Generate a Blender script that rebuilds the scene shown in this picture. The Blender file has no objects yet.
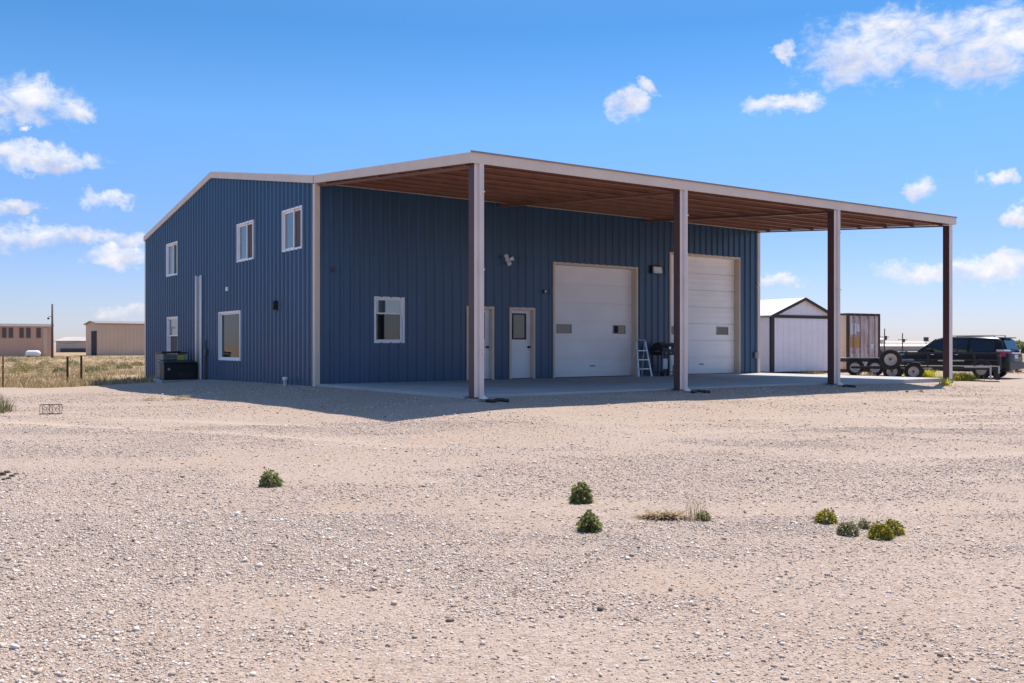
import bpy, bmesh, math, random
import numpy as np
from mathutils import Vector, Matrix
random.seed(7); rng = np.random.default_rng(11)
S = bpy.context.scene; COL = S.collection
R = math.radians; PI = math.pi

# ------------------------------------------------------------------ camera, sky, sun, exposure
EYE = 1.038                       # eye height above the concrete slab (slab top is z = 0)
FPX, HZ = 939.548, 345.871        # focal length and horizon of the photograph, in its pixels
cam = bpy.data.cameras.new('camera'); co = bpy.data.objects.new('camera', cam); COL.objects.link(co)
cam.sensor_width = 36; cam.lens = FPX/1024*36; cam.shift_y = (HZ-341.5)/1024
cam.clip_start = .1; cam.clip_end = 6000
co.location = (0, 0, EYE); co.rotation_euler = (R(90), 0, 0); S.camera = co

SUN_EL, SUN_AZ = R(64), R(32)
sun_dir = Vector((math.sin(SUN_AZ)*math.cos(SUN_EL), math.cos(SUN_AZ)*math.cos(SUN_EL), math.sin(SUN_EL)))
sl = bpy.data.lights.new('sun', 'SUN'); so = bpy.data.objects.new('sun', sl); COL.objects.link(so)
sl.energy = 4.0; sl.angle = R(.53); sl.color = (1, .93, .82)
so.rotation_euler = sun_dir.to_track_quat('Z', 'Y').to_euler(); so.location = (20, 30, 60)
S.view_settings.view_transform = 'Standard'; S.view_settings.look = 'None'
S.view_settings.gamma = 1; S.view_settings.exposure = .72; S.view_settings.use_curve_mapping = False

def px_dir(x, y):
    d = Vector(((x-512)/FPX, 1, -(y-HZ)/FPX)).normalized()
    return math.atan2(d.x, d.y), math.asin(d.z)

W = bpy.data.worlds.new('World'); S.world = W; W.use_nodes = True
def build_world():
    nt = W.node_tree; N = nt.nodes; Lk = nt.links; N.clear()
    def nd(t, **k):
        n = N.new(t)
        for a, b in k.items(): setattr(n, a, b)
        return n
    def put(sock, v):
        if isinstance(v, (int, float)): sock.default_value = v
        else: Lk.new(v, sock)
    def m(op, a, b=0.0, c=None, clamp=False):
        n = nd('ShaderNodeMath', operation=op, use_clamp=clamp)
        put(n.inputs[0], a); put(n.inputs[1], b)
        if c is not None: put(n.inputs[2], c)
        return n.outputs[0]
    out = nd('ShaderNodeOutputWorld'); bg = nd('ShaderNodeBackground'); bg.inputs[1].default_value = .14
    sky = nd('ShaderNodeTexSky', sky_type='NISHITA', sun_disc=False)
    sky.sun_elevation = SUN_EL; sky.sun_rotation = SUN_AZ; sky.altitude = 900
    sky.air_density = 1.15; sky.dust_density = .35; sky.ozone_density = 2.2
    hs = nd('ShaderNodeHueSaturation'); hs.inputs['Saturation'].default_value = 1.16; hs.inputs['Value'].default_value = 1.0
    Lk.new(sky.outputs[0], hs.inputs['Color'])
    tc = nd('ShaderNodeTexCoord'); sp = nd('ShaderNodeSeparateXYZ'); Lk.new(tc.outputs['Generated'], sp.inputs[0])
    cr = nd('ShaderNodeValToRGB'); e = cr.color_ramp.elements; Lk.new(sp.outputs[2], cr.inputs[0])   # sky tint by height; unseen overhead stops brightened and warmed as added shade fill
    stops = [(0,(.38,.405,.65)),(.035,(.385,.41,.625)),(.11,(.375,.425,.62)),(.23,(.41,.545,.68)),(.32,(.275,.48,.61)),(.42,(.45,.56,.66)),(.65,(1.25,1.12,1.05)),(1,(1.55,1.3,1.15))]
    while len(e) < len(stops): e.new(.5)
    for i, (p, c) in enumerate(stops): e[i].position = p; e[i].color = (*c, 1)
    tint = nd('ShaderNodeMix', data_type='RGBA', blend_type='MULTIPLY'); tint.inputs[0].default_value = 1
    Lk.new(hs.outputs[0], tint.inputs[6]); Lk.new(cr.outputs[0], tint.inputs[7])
    az = m('ARCTAN2', sp.outputs[0], sp.outputs[1]); el = m('ARCSINE', sp.outputs[2])
    clouds = [(30,99,56,23),(70,108,34,12),(28,158,62,14),(70,162,34,12),(12,207,30,8),(40,235,60,13),(95,240,50,9),(105,197,18,10),
      (122,258,44,10),(120,310,30,8),(28,128,10,3),(878,50,84,36),(985,46,90,42),(905,24,40,20),(783,52,9,14),(786,102,36,12),(630,104,17,18),(648,84,15,9),
      (913,186,20,12),(990,177,17,9),(1020,214,14,12),(780,278,24,7),(925,275,48,10),(990,268,60,12),(1080,40,60,30),(-60,120,60,25),(-50,240,70,14),(1110,262,60,12)]
    def nz1(scale, off, det=7, rough=.6):
        mpp = nd('ShaderNodeMapping'); mpp.inputs['Location'].default_value = off; Lk.new(tc.outputs['Generated'], mpp.inputs[0])
        n = nd('ShaderNodeTexNoise'); n.inputs['Scale'].default_value = scale; n.inputs['Detail'].default_value = det; n.inputs['Roughness'].default_value = rough
        Lk.new(mpp.outputs[0], n.inputs['Vector']); return n.outputs['Fac']
    az = m('ADD', az, m('MULTIPLY', m('SUBTRACT', nz1(24, (3.1, 0, .7)), .5), .085))
    el = m('ADD', el, m('MULTIPLY', m('SUBTRACT', nz1(30, (0, 5.2, 1.9)), .5), .050))
    dens = None; under = None
    for (x, y, rx, ry) in clouds:
        a0, e0 = px_dir(x, y); a1, _ = px_dir(x+rx, y); _, e1 = px_dir(x, y-ry)
        wa, we = 1.15*abs(a1-a0), 1.18*abs(e1-e0)
        qa = m('DIVIDE', m('SUBTRACT', az, a0), wa); qe = m('DIVIDE', m('SUBTRACT', el, e0), we)
        q = m('SUBTRACT', 1.0, m('ADD', m('MULTIPLY', qa, qa), m('MULTIPLY', qe, qe)))
        t = m('MULTIPLY', m('MULTIPLY', qe, m('MAXIMUM', q, 0.0)), 1.0)
        dens = q if dens is None else m('MAXIMUM', dens, q)
        under = t if under is None else m('ADD', under, t)
    mp = nd('ShaderNodeMapping'); mp.inputs['Scale'].default_value = (1, 1, 1.7); Lk.new(tc.outputs['Generated'], mp.inputs[0])
    n1 = nd('ShaderNodeTexNoise'); n1.inputs['Scale'].default_value = 34; n1.inputs['Detail'].default_value = 9; n1.inputs['Roughness'].default_value = .63
    n1.inputs['Distortion'].default_value = .35
    Lk.new(mp.outputs[0], n1.inputs['Vector'])
    dens = m('MULTIPLY', m('MAXIMUM', dens, -2.0), 1.25)
    nz = m('MULTIPLY', m('SUBTRACT', n1.outputs['Fac'], .5), 3.4)
    tot = m('ADD', dens, nz)
    # the same kind of small fair-weather clouds elsewhere round the horizon, behind the viewer
    n2 = nd('ShaderNodeTexNoise'); n2.inputs['Scale'].default_value = 5.5; n2.inputs['Detail'].default_value = 8
    Lk.new(mp.outputs[0], n2.inputs['Vector'])
    behind = m('MULTIPLY', m('SUBTRACT', n2.outputs['Fac'], .56), 9.0)
    gate = m('SUBTRACT', behind, m('MULTIPLY', m('ADD', sp.outputs[1], .25, clamp=True), 30.0))
    gate = m('SUBTRACT', gate, m('MULTIPLY', m('SUBTRACT', .05, sp.outputs[2], clamp=True), 60.0))
    tot = m('MAXIMUM', tot, gate)
    mr = nd('ShaderNodeMapRange', interpolation_type='SMOOTHSTEP'); Lk.new(tot, mr.inputs[0])
    mr.inputs[1].default_value = -.1; mr.inputs[2].default_value = 1.75; mr.inputs[3].default_value = 0; mr.inputs[4].default_value = .92
    n3 = nd('ShaderNodeTexNoise'); n3.inputs['Scale'].default_value = 42; n3.inputs['Detail'].default_value = 6
    mp2 = nd('ShaderNodeMapping'); mp2.inputs['Location'].default_value = (0, 0, .02); Lk.new(tc.outputs['Generated'], mp2.inputs[0]); Lk.new(mp2.outputs[0], n3.inputs['Vector'])
    lit = m('ADD', m('MULTIPLY', under, .75), m('ADD', m('MULTIPLY', m('SUBTRACT', n3.outputs['Fac'], .5), 1.6), .62), clamp=True)
    cm = nd('ShaderNodeMix', data_type='RGBA'); put(cm.inputs[0], lit)
    cm.inputs[6].default_value = (3.1, 3.0, 3.4, 1); cm.inputs[7].default_value = (4.75, 4.6, 4.55, 1)
    mix = nd('ShaderNodeMix', data_type='RGBA'); Lk.new(mr.outputs[0], mix.inputs[0])
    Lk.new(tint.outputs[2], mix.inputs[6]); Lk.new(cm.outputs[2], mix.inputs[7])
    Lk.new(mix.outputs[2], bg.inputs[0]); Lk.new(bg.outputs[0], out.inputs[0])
build_world()

# ------------------------------------------------------------------ helpers
class MB:
    def __init__(s): s.v = []; s.f = []
    def add(s, vs, fs):
        n = len(s.v); s.v += [tuple(p) for p in vs]; s.f += [tuple(i+n for i in f) for f in fs]
    def quad(s, a, b, c, d): s.add([a, b, c, d], [(0, 1, 2, 3)])
    def box(s, x0, x1, y0, y1, z0, z1):
        s.add([(x0,y0,z0),(x1,y0,z0),(x1,y1,z0),(x0,y1,z0),(x0,y0,z1),(x1,y0,z1),(x1,y1,z1),(x0,y1,z1)],
              [(0,3,2,1),(4,5,6,7),(0,1,5,4),(1,2,6,5),(2,3,7,6),(3,0,4,7)])
    def hexa(s, p):   # 8 points: bottom ring then top ring
        s.add(p, [(0,3,2,1),(4,5,6,7),(0,1,5,4),(1,2,6,5),(2,3,7,6),(3,0,4,7)])
    def bar(s, a, b, w, h=None):
        h = h or w; a = Vector(a); b = Vector(b); d = (b-a).normalized()
        up = Vector((0,0,1)) if abs(d.z) < .95 else Vector((0,1,0))
        x = d.cross(up).normalized()*w/2; y = x.normalized().cross(d)*h/2
        s.hexa([a-x-y, a+x-y, a+x+y, a-x+y, b-x-y, b+x-y, b+x+y, b-x+y])
    def tube(s, pts, r, n=8, caps=True):
        pts = [Vector(p) for p in pts]; base = len(s.v)
        for i, p in enumerate(pts):
            d = (pts[min(i+1,len(pts)-1)]-pts[max(i-1,0)]).normalized()
            up = Vector((0,0,1)) if abs(d.z) < .9 else Vector((1,0,0))
            x = d.cross(up).normalized(); y = x.cross(d)
            rr = r[i] if isinstance(r, (list, tuple)) else r
            for k in range(n):
                t = 2*PI*k/n; s.v.append(tuple(p + x*math.cos(t)*rr + y*math.sin(t)*rr))
        for i in range(len(pts)-1):
            for k in range(n):
                a = base+i*n+k; b = base+i*n+(k+1)%n; s.f.append((a, b, b+n, a+n))
        if caps:
            s.f.append(tuple(base+k for k in range(n))[::-1]); s.f.append(tuple(base+(len(pts)-1)*n+k for k in range(n)))
    def lathe(s, prof, c, axis='z', n=20):   # prof: (radius, height) pairs
        base = len(s.v)
        for (r, h) in prof:
            for k in range(n):
                t = 2*PI*k/n; a, b = r*math.cos(t), r*math.sin(t)
                s.v.append({'z':(c[0]+a,c[1]+b,c[2]+h),'y':(c[0]+a,c[1]+h,c[2]+b),'x':(c[0]+h,c[1]+a,c[2]+b)}[axis])
        for i in range(len(prof)-1):
            for k in range(n):
                a = base+i*n+k; b = base+i*n+(k+1)%n; s.f.append((a, b, b+n, a+n))
    def build(s, name, mat, parent=None, smooth=False, bevel=0):
        me = bpy.data.meshes.new(name); me.from_pydata(s.v, [], s.f); me.update()
        bm = bmesh.new(); bm.from_mesh(me); bmesh.ops.recalc_face_normals(bm, faces=bm.faces); bm.to_mesh(me); bm.free()
        for q in (mat if isinstance(mat, (list, tuple)) else [mat]): me.materials.append(q)
        o = bpy.data.objects.new(name, me); COL.objects.link(o)
        if parent: o.parent = parent
        if smooth: me.polygons.foreach_set('use_smooth', [True]*len(me.polygons))
        if bevel:
            b = o.modifiers.new('bevel', 'BEVEL'); b.width = bevel; b.segments = 2; b.limit_method = 'ANGLE'; b.angle_limit = R(40)
        return o
def tag(o, label=None, cat=None, group=None, kind=None):
    if label: o['label'] = label
    if cat: o['category'] = cat
    if group: o['group'] = group
    if kind: o['kind'] = kind
    return o
def empty(name, loc, rz=0, label=None, cat=None, group=None):
    o = bpy.data.objects.new(name, None); COL.objects.link(o); o.location = loc; o.rotation_euler = (0, 0, rz); o.empty_display_size = .3
    return tag(o, label, cat, group)
def np_mesh(name, V, F, mat, parent=None, mats_idx=None):
    V = np.asarray(V, np.float32); F = np.asarray(F, np.int32); k = F.shape[1]
    me = bpy.data.meshes.new(name); me.vertices.add(len(V)); me.vertices.foreach_set('co', V.ravel())
    me.loops.add(F.size); me.loops.foreach_set('vertex_index', F.ravel())
    me.polygons.add(len(F)); me.polygons.foreach_set('loop_start', np.arange(0, F.size, k, dtype=np.int32))
    try: me.polygons.foreach_set('loop_total', np.full(len(F), k, np.int32))
    except Exception: pass
    for q in (mat if isinstance(mat, (list, tuple)) else [mat]): me.materials.append(q)
    if mats_idx is not None: me.polygons.foreach_set('material_index', np.asarray(mats_idx, np.int32))
    me.update(calc_edges=True); me.validate()
    o = bpy.data.objects.new(name, me); COL.objects.link(o)
    if parent: o.parent = parent
    return o
def vnoise(x, y, seed=0):
    x = np.asarray(x, float); y = np.asarray(y, float)
    xi = np.floor(x).astype(np.int64); yi = np.floor(y).astype(np.int64); fx = x-xi; fy = y-yi
    def h(a, b):
        n = (a*374761393 + b*668265263 + seed*974634577) & 0xffffffff
        n = ((n ^ (n >> 13))*1274126177) & 0xffffffff
        return ((n ^ (n >> 16)) & 0xffff)/65535.
    sx = fx*fx*(3-2*fx); sy = fy*fy*(3-2*fy)
    return (h(xi,yi)*(1-sx)+h(xi+1,yi)*sx)*(1-sy)+(h(xi,yi+1)*(1-sx)+h(xi+1,yi+1)*sx)*sy
def sst(a, b, x):
    t = np.clip((np.asarray(x, float)-a)/(b-a), 0, 1); return t*t*(3-2*t)

# building frame: origin at the near corner of the walls, u along the front, v out from it
YAW = R(35.651); CX, CY = -5.347, 25.611; cY, sY = math.cos(YAW), math.sin(YAW)
LEN, DEP, CAN = 18.288, 17.358, 7.824
def uv2w(u, v, z=0): return (CX+u*cY+v*sY, CY+u*sY-v*cY, z)
TRACKS = [(15, 21.5, 2, 17.2, .5), (16, 19.6, 2.5, 15.6, .5), (24, 17.5, 4, 12.2, .35), (24, 15.6, 4.5, 10.6, .35), (-15, 22.5, -1, 15.2, .3), (-15, 20.8, -1, 13.6, .3), (13, 24.6, 1, 21.0, .1), (13, 26.2, 4, 22.4, .1)]
def track(x, y):            # 0..1: how far wheels have packed the gravel down to dust
    x = np.asarray(x, float); y = np.asarray(y, float); r = np.zeros(np.broadcast(x, y).shape)
    for i, (ax, ay, bx, by, k) in enumerate(TRACKS):
        t = (x-ax)/(bx-ax); yc = ay+(by-ay)*t+k*4*t*(1-t)+.25*(vnoise(x/3.1, i*7.3, 5)-.5)
        fade = sst(-.15, .15, t)*sst(1.15, .7, t)*(.1+1.0*vnoise(x/2.2, y/6+i*3, 6))
        r = np.maximum(r, np.clip(fade, 0, 1)*np.exp(-((y-yc)/.24)**2))
    return r
def gz(x, y, rough=True):
    x = np.asarray(x, float); y = np.asarray(y, float)
    u = (x-CX)*cY+(y-CY)*sY; v = (x-CX)*sY-(y-CY)*cY
    uu = np.clip(u, 0, 18.4); vv = np.clip(v, -17.4, 7.45); d = np.hypot(u-uu, v-vv)
    z0 = -.04 - .08*sst(9, 18, uu)*sst(-4, 5, vv)
    z0 = z0 + np.interp(vv, [-17.4,-12.8,-9,-5,0,7.45], [-.30,-.17,-.09,-.05,-.015,-.02])*(1-sst(0, 6, uu))
    z0 = z0 - .26*sst(6, 17, uu)*sst(2, -6, vv)
    rt = sst(5, 14, x)*sst(20, 32, y); lf = sst(-8, -14, x)*sst(28, 36, y)
    zt = -.5 + .17*rt + .08*lf
    z = z0 + (zt-z0)*(1-np.exp(-d/3.1))
    z = z - .16*np.exp(-((x+17.3)/3)**2-((y-36.5)/4)**2)
    if rough:
        a = np.clip(d/1.5, 0, 1)
        z = z + a*(.035*(vnoise(x/2.7+9, y/2.7, 1)-.5) + .022*(vnoise(x/.9, y/.9+4, 2)-.5)) + np.clip(d/.5,.2,1)*.012*(vnoise(x/.31, y/.31, 3)-.5)
        z = z - .022*track(x, y)*a
    return z
def gp(px, py, dz=0):       # the ground point seen at a pixel of the photograph
    Y = 20.
    for _ in range(60):
        z = float(gz((px-512)/FPX*Y, Y, False)); Y = .5*Y + .5*FPX*(EYE-z)/(py-HZ)
    X = (px-512)/FPX*Y; return Vector((X, Y, float(gz(X, Y))+dz))
def at(px, Y): return (px-512)/FPX*Y

# ------------------------------------------------------------------ materials
def mat(name, col, rough=.6, metal=0, spec=.5, var=.0, scale=3., bump=0., bscale=60., col2=None, stretch=None, ior=None, detail=5):
    m_ = bpy.data.materials.new(name); m_.use_nodes = True; nt = m_.node_tree; N = nt.nodes; Lk = nt.links
    b = N['Principled BSDF']; b.inputs['Roughness'].default_value = rough; b.inputs['Metallic'].default_value = metal
    b.inputs['Specular IOR Level'].default_value = spec
    if ior: b.inputs['IOR'].default_value = ior
    b.inputs['Base Color'].default_value = (*col, 1)
    tc = N.new('ShaderNodeTexCoord'); mp = N.new('ShaderNodeMapping'); Lk.new(tc.outputs['Object'], mp.inputs[0])
    if stretch: mp.inputs['Scale'].default_value = stretch
    if var or col2:
        n = N.new('ShaderNodeTexNoise'); n.inputs['Scale'].default_value = scale; n.inputs['Detail'].default_value = detail
        Lk.new(mp.outputs[0], n.inputs['Vector'])
        cr = N.new('ShaderNodeValToRGB'); cr.color_ramp.elements[0].position = .32; cr.color_ramp.elements[1].position = .68
        c2 = col2 or tuple(c*(1+var) for c in col); c1 = col if col2 else tuple(c*(1-var) for c in col)
        cr.color_ramp.elements[0].color = (*c1, 1); cr.color_ramp.elements[1].color = (*c2, 1)
        Lk.new(n.outputs['Fac'], cr.inputs[0]); Lk.new(cr.outputs[0], b.inputs['Base Color'])
    if bump:
        n = N.new('ShaderNodeTexNoise'); n.inputs['Scale'].default_value = bscale; n.inputs['Detail'].default_value = 4
        Lk.new(tc.outputs['Object'], n.inputs['Vector'])
        bp = N.new('ShaderNodeBump'); bp.inputs['Strength'].default_value = bump; bp.inputs['Distance'].default_value = .02
        Lk.new(n.outputs['Fac'], bp.inputs['Height']); Lk.new(bp.outputs[0], b.inputs['Normal'])
    return m_
def island_mat(name, cols, rough=.8, trans=0):
    m_ = bpy.data.materials.new(name); m_.use_nodes = True; nt = m_.node_tree; N = nt.nodes; Lk = nt.links
    b = N['Principled BSDF']; b.inputs['Roughness'].default_value = rough; b.inputs['Specular IOR Level'].default_value = .25
    g = N.new('ShaderNodeNewGeometry'); cr = N.new('ShaderNodeValToRGB'); e = cr.color_ramp.elements
    while len(e) < len(cols): e.new(.5)
    for i, (p, c) in enumerate(cols): e[i].position = p; e[i].color = (*c, 1)
    Lk.new(g.outputs['Random Per Island'], cr.inputs[0]); Lk.new(cr.outputs[0], b.inputs['Base Color'])
    if trans:
        t = N.new('ShaderNodeBsdfTranslucent'); Lk.new(cr.outputs[0], t.inputs[0]); mx = N.new('ShaderNodeMixShader'); mx.inputs[0].default_value = trans
        Lk.new(b.outputs[0], mx.inputs[1]); Lk.new(t.outputs[0], mx.inputs[2]); Lk.new(mx.outputs[0], N['Material Output'].inputs[0])
    return m_
M = {}
M['blue'] = mat('blue_panel', (.036,.090,.172), .33, spec=.5, var=.08, scale=1.1, stretch=(1,1,.25))
M['cover'] = mat('pale_post_cover', (.72,.63,.60), .42, var=.04, scale=2)
M['postpaint'] = mat('brown_post_paint', (.085,.034,.032), .45, var=.12, scale=2.5)
M['cream'] = mat('cream_trim', (.68,.55,.45), .45, var=.05, scale=2)
M['white'] = mat('white_paint', (.84,.84,.85), .4, var=.03, scale=2)
M['doorwhite'] = mat('overhead_door_white', (.90,.86,.84), .42, var=.035, scale=1.2)
M['oxide'] = mat('red_oxide_primer', (.28,.135,.10), .5, var=.12, scale=2.5)
M['deck'] = mat('canopy_deck_brown', (.08,.04,.032), .5, var=.12, scale=2.)
M['roof'] = mat('galvanised_roof', (.45,.46,.48), .35, .4, var=.06, scale=1)
M['taupe'] = mat('taupe_metal', (.26,.21,.19), .5, var=.06)
M['black'] = mat('black_plastic', (.012,.012,.014), .45, var=.2, scale=8)
M['blackmetal'] = mat('black_metal', (.018,.018,.02), .35, .3, var=.2, scale=6)
M['rubber'] = mat('tyre_rubber', (.022,.021,.021), .85, var=.25, scale=12)
M['grey'] = mat('grey_metal', (.26,.25,.25), .5, .2, var=.1)
M['darkgrey'] = mat('dark_grey_metal', (.06,.06,.063), .5, .2, var=.15)
M['alu'] = mat('aluminium', (.72,.72,.74), .35, .5, var=.05)
M['rim'] = mat('wheel_rim_grey', (.42,.40,.39), .45, .4, var=.1, scale=8)
M['screen'] = mat('insect_screen', (.10,.08,.075), .7, var=.08)
M['concrete'] = mat('concrete', (.40,.39,.38), .8, var=.10, scale=.8, bump=.2, bscale=40)
M['pier'] = mat('concrete_pier', (.36,.35,.34), .85, var=.12, scale=5, bump=.3, bscale=50)
M['curtain'] = mat('pale_curtain', (.42,.5,.5), .9, var=.08, scale=4)
M['shed'] = mat('shed_wall', (.86,.79,.80), .5, var=.04, scale=1.5)
M['shedroof'] = mat('shed_roof_white', (.78,.78,.78), .4, .1, var=.03)
M['trimblack'] = mat('shed_trim_black', (.02,.016,.016), .5, var=.1)
M['tan'] = mat('tan_metal_wall', (.60,.44,.32), .6, var=.05, scale=.4)
M['tanred'] = mat('reddish_tan_wall', (.55,.34,.25), .65, var=.06, scale=.4)
M['barndark'] = mat('barn_opening_dark', (.01,.012,.02), .8, var=.1)
M['palewall'] = mat('pale_far_wall', (.44,.38,.33), .7, var=.06, scale=.3)
M['roofwhite'] = mat('white_roof', (.74,.73,.72), .5, var=.04)
M['woodpole'] = mat('weathered_pole', (.09,.075,.065), .85, var=.2, scale=4)
M['rust'] = mat('rusty_steel', (.055,.028,.018), .8, var=.3, scale=9)
M['paint'] = mat('black_car_paint', (.016,.016,.018), .3, 0, .25, var=.05)
M['cartrim'] = mat('car_lower_trim', (.035,.036,.04), .5, var=.1)
M['redlens'] = mat('tail_lamp_red', (.28,.02,.03), .15, var=.1)
M['yellowtag'] = mat('yellow_green_tag', (.42,.5,.08), .5, var=.05)
M['orange'] = mat('faded_orange', (.50,.25,.07), .6, var=.15, scale=3)
M['boxpaper'] = mat('pale_sticker', (.6,.6,.66), .6, var=.08, scale=4)
M['cont'] = mat('faded_container_paint', (.42,.27,.23), .65, col2=(.72,.60,.58), scale=2.2, stretch=(1,1,.35), detail=8)
M['contside'] = mat('container_side_tan', (.68,.52,.40), .65, var=.12, scale=1.5)
def glass(name, col, ior, rough=.02):
    return mat(name, col, rough, 0, .5, var=.03, scale=2, ior=ior)
M['glass'] = glass('window_glass', (.012,.016,.02), 1.9)
M['skyglass'] = glass('low_e_glass', (.09,.125,.145), 2.8)
M['dimglass'] = glass('dim_window_glass', (.012,.016,.02), 1.4)
M['carglass'] = glass('car_glass', (.010,.012,.015), 1.6)

def gravel_material():
    m_ = bpy.data.materials.new('gravel_ground'); m_.use_nodes = True; nt = m_.node_tree; N = nt.nodes; Lk = nt.links
    b = N['Principled BSDF']; b.inputs['Roughness'].default_value = .92; b.inputs['Specular IOR Level'].default_value = .15
    tc = N.new('ShaderNodeTexCoord')
    def noise(s, d=6, r=.55, vec=None):
        n = N.new('ShaderNodeTexNoise'); n.inputs['Scale'].default_value = s; n.inputs['Detail'].default_value = d; n.inputs['Roughness'].default_value = r
        Lk.new(vec or tc.outputs['Object'], n.inputs['Vector']); return n.outputs['Fac']
    def ramp(f, *st):
        c = N.new('ShaderNodeValToRGB'); e = c.color_ramp.elements
        while len(e) < len(st): e.new(.5)
        for i, (p, q) in enumerate(st): e[i].position = p; e[i].color = (*q, 1)
        Lk.new(f, c.inputs[0]); return c.outputs[0]
    def mix(f, a, b_, mode='MIX'):
        n = N.new('ShaderNodeMix'); n.data_type = 'RGBA'; n.blend_type = mode
        if isinstance(f, float): n.inputs[0].default_value = f
        else: Lk.new(f, n.inputs[0])
        Lk.new(a, n.inputs[6]); Lk.new(b_, n.inputs[7]); return n.outputs[2]
    base = ramp(noise(.35, 5), (.3, (0.381,0.273,0.210)), (.5, (0.421,0.316,0.249)), (.72, (0.457,0.353,0.289)))
    # stones packed in the surface: each cell has its own colour
    vo = N.new('ShaderNodeTexVoronoi'); vo.inputs['Scale'].default_value = 52; Lk.new(tc.outputs['Object'], vo.inputs['Vector'])
    sepc = N.new('ShaderNodeSeparateColor'); Lk.new(vo.outputs['Color'], sepc.inputs[0])
    stone = ramp(sepc.outputs[0], (.0, (0.200,0.141,0.112)), (.22, (0.363,0.273,0.220)), (.7, (0.453,0.353,0.289)), (1, (0.562,0.480,0.420)))
    c = mix(.55, base, stone)
    sandy = ramp(noise(.9, 4), (.55, (0,0,0)), (.68, (1,1,1)))
    sand = ramp(noise(9, 5), (.3, (0.417,0.292,0.215)), (.7, (0.462,0.343,0.269)))
    ms = N.new('ShaderNodeMath'); ms.operation = 'MULTIPLY'; ms.inputs[1].default_value = .6; Lk.new(sandy, ms.inputs[0]); c = mix(ms.outputs[0], c, sand)
    fine = ramp(noise(75, 3, .7), (.34, (.60,.56,.53)), (.46, (1,1,1)))
    c = mix(.75, c, fine, 'MULTIPLY')
    pk = N.new('ShaderNodeAttribute'); pk.attribute_name = 'packed'
    pm = N.new('ShaderNodeMath'); pm.operation = 'MULTIPLY'; pm.inputs[1].default_value = .8; Lk.new(pk.outputs['Fac'], pm.inputs[0]); c = mix(pm.outputs[0], c, ramp(noise(14, 4), (.3, (0.472,0.363,0.289)), (.7, (0.525,0.424,0.346))))
    # dry soil and straw beyond the gravelled yard
    sp = N.new('ShaderNodeSeparateXYZ'); Lk.new(tc.outputs['Object'], sp.inputs[0])
    wv = N.new('ShaderNodeMath'); wv.operation = 'MULTIPLY_ADD'; Lk.new(noise(.22, 4), wv.inputs[0]); wv.inputs[1].default_value = 5; Lk.new(sp.outputs[1], wv.inputs[2])
    mr = N.new('ShaderNodeMapRange'); Lk.new(wv.outputs[0], mr.inputs[0]); mr.inputs[1].default_value = 36.0; mr.inputs[2].default_value = 38.0
    xl = N.new('ShaderNodeMapRange'); Lk.new(sp.outputs[0], xl.inputs[0]); xl.inputs[1].default_value = -11; xl.inputs[2].default_value = -14
    mr2 = N.new('ShaderNodeMapRange'); Lk.new(wv.outputs[0], mr2.inputs[0]); mr2.inputs[1].default_value = 48; mr2.inputs[2].default_value = 55
    mm = N.new('ShaderNodeMath'); mm.operation = 'MULTIPLY'; Lk.new(mr.outputs[0], mm.inputs[0]); Lk.new(xl.outputs[0], mm.inputs[1])
    mx = N.new('ShaderNodeMath'); mx.operation = 'MAXIMUM'; Lk.new(mm.outputs[0], mx.inputs[0]); Lk.new(mr2.outputs[0], mx.inputs[1])
    soil = ramp(noise(.5, 6), (.3, (0.264,0.167,0.097)), (.5, (0.352,0.246,0.150)), (.7, (0.414,0.317,0.194)))
    c = mix(mx.outputs[0], c, soil)
    Lk.new(c, b.inputs['Base Color'])
    bp = N.new('ShaderNodeBump'); bp.inputs['Strength'].default_value = .55; bp.inputs['Distance'].default_value = .022
    Lk.new(vo.outputs['Distance'], bp.inputs['Height']); bp.invert = True
    bp2 = N.new('ShaderNodeBump'); bp2.inputs['Strength'].default_value = .6; bp2.inputs['Distance'].default_value = .03
    Lk.new(noise(26, 6, .65), bp2.inputs['Height']); Lk.new(bp.outputs[0], bp2.inputs['Normal']); Lk.new(bp2.outputs[0], b.inputs['Normal'])
    return m_
M['gravel'] = gravel_material()

# ------------------------------------------------------------------ ground, slab
def make_ground():
    def axis(dense0, dense1, step, far0, far1):
        a = list(np.arange(dense0, dense1, step)); s = step; x = a[-1]
        while x < far1: s *= 1.16; x += s; a.append(x)
        s = step; x = a[0]; pre = []
        while x > far0: s *= 1.16; x -= s; pre.append(x)
        return np.array(pre[::-1]+a)
    xs = axis(-16, 20, .12, -3000, 3000); ys = axis(2.5, 33, .12, -600, 4500)
    X, Y = np.meshgrid(xs, ys); Z = gz(X, Y); nx, ny = len(xs), len(ys)
    V = np.stack([X.ravel(), Y.ravel(), Z.ravel()], 1)
    i = (np.arange(ny-1)[:,None]*nx + np.arange(nx-1)[None,:]).ravel()
    o = np_mesh('ground', V, np.stack([i, i+1, i+nx+1, i+nx], 1), M['gravel'])
    at_ = o.data.attributes.new('packed', 'FLOAT', 'POINT'); at_.data.foreach_set('value', track(X, Y).ravel().astype(np.float32))
    o.data.polygons.foreach_set('use_smooth', np.ones(len(o.data.polygons), bool))
    tag(o, 'pale pinkish gravel yard with dry soil beyond', kind='structure')
make_ground()
mb = MB()
for (u0, u1) in [(0.0, 6.09), (6.1, 12.19), (12.2, 18.4)]:
    for (v0, v1) in [(0.012, 3.7), (3.71, 7.45)]:
        mb.hexa([uv2w(u0,v0,-.3), uv2w(u1,v0,-.3), uv2w(u1,v1,-.3), uv2w(u0,v1,-.3), uv2w(u0,v0,0), uv2w(u1,v0,0), uv2w(u1,v1,0), uv2w(u0,v1,0)])
tag(mb.build('concrete_slab', M['concrete'], bevel=.008), 'grey concrete slab under the open canopy', kind='structure')

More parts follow.
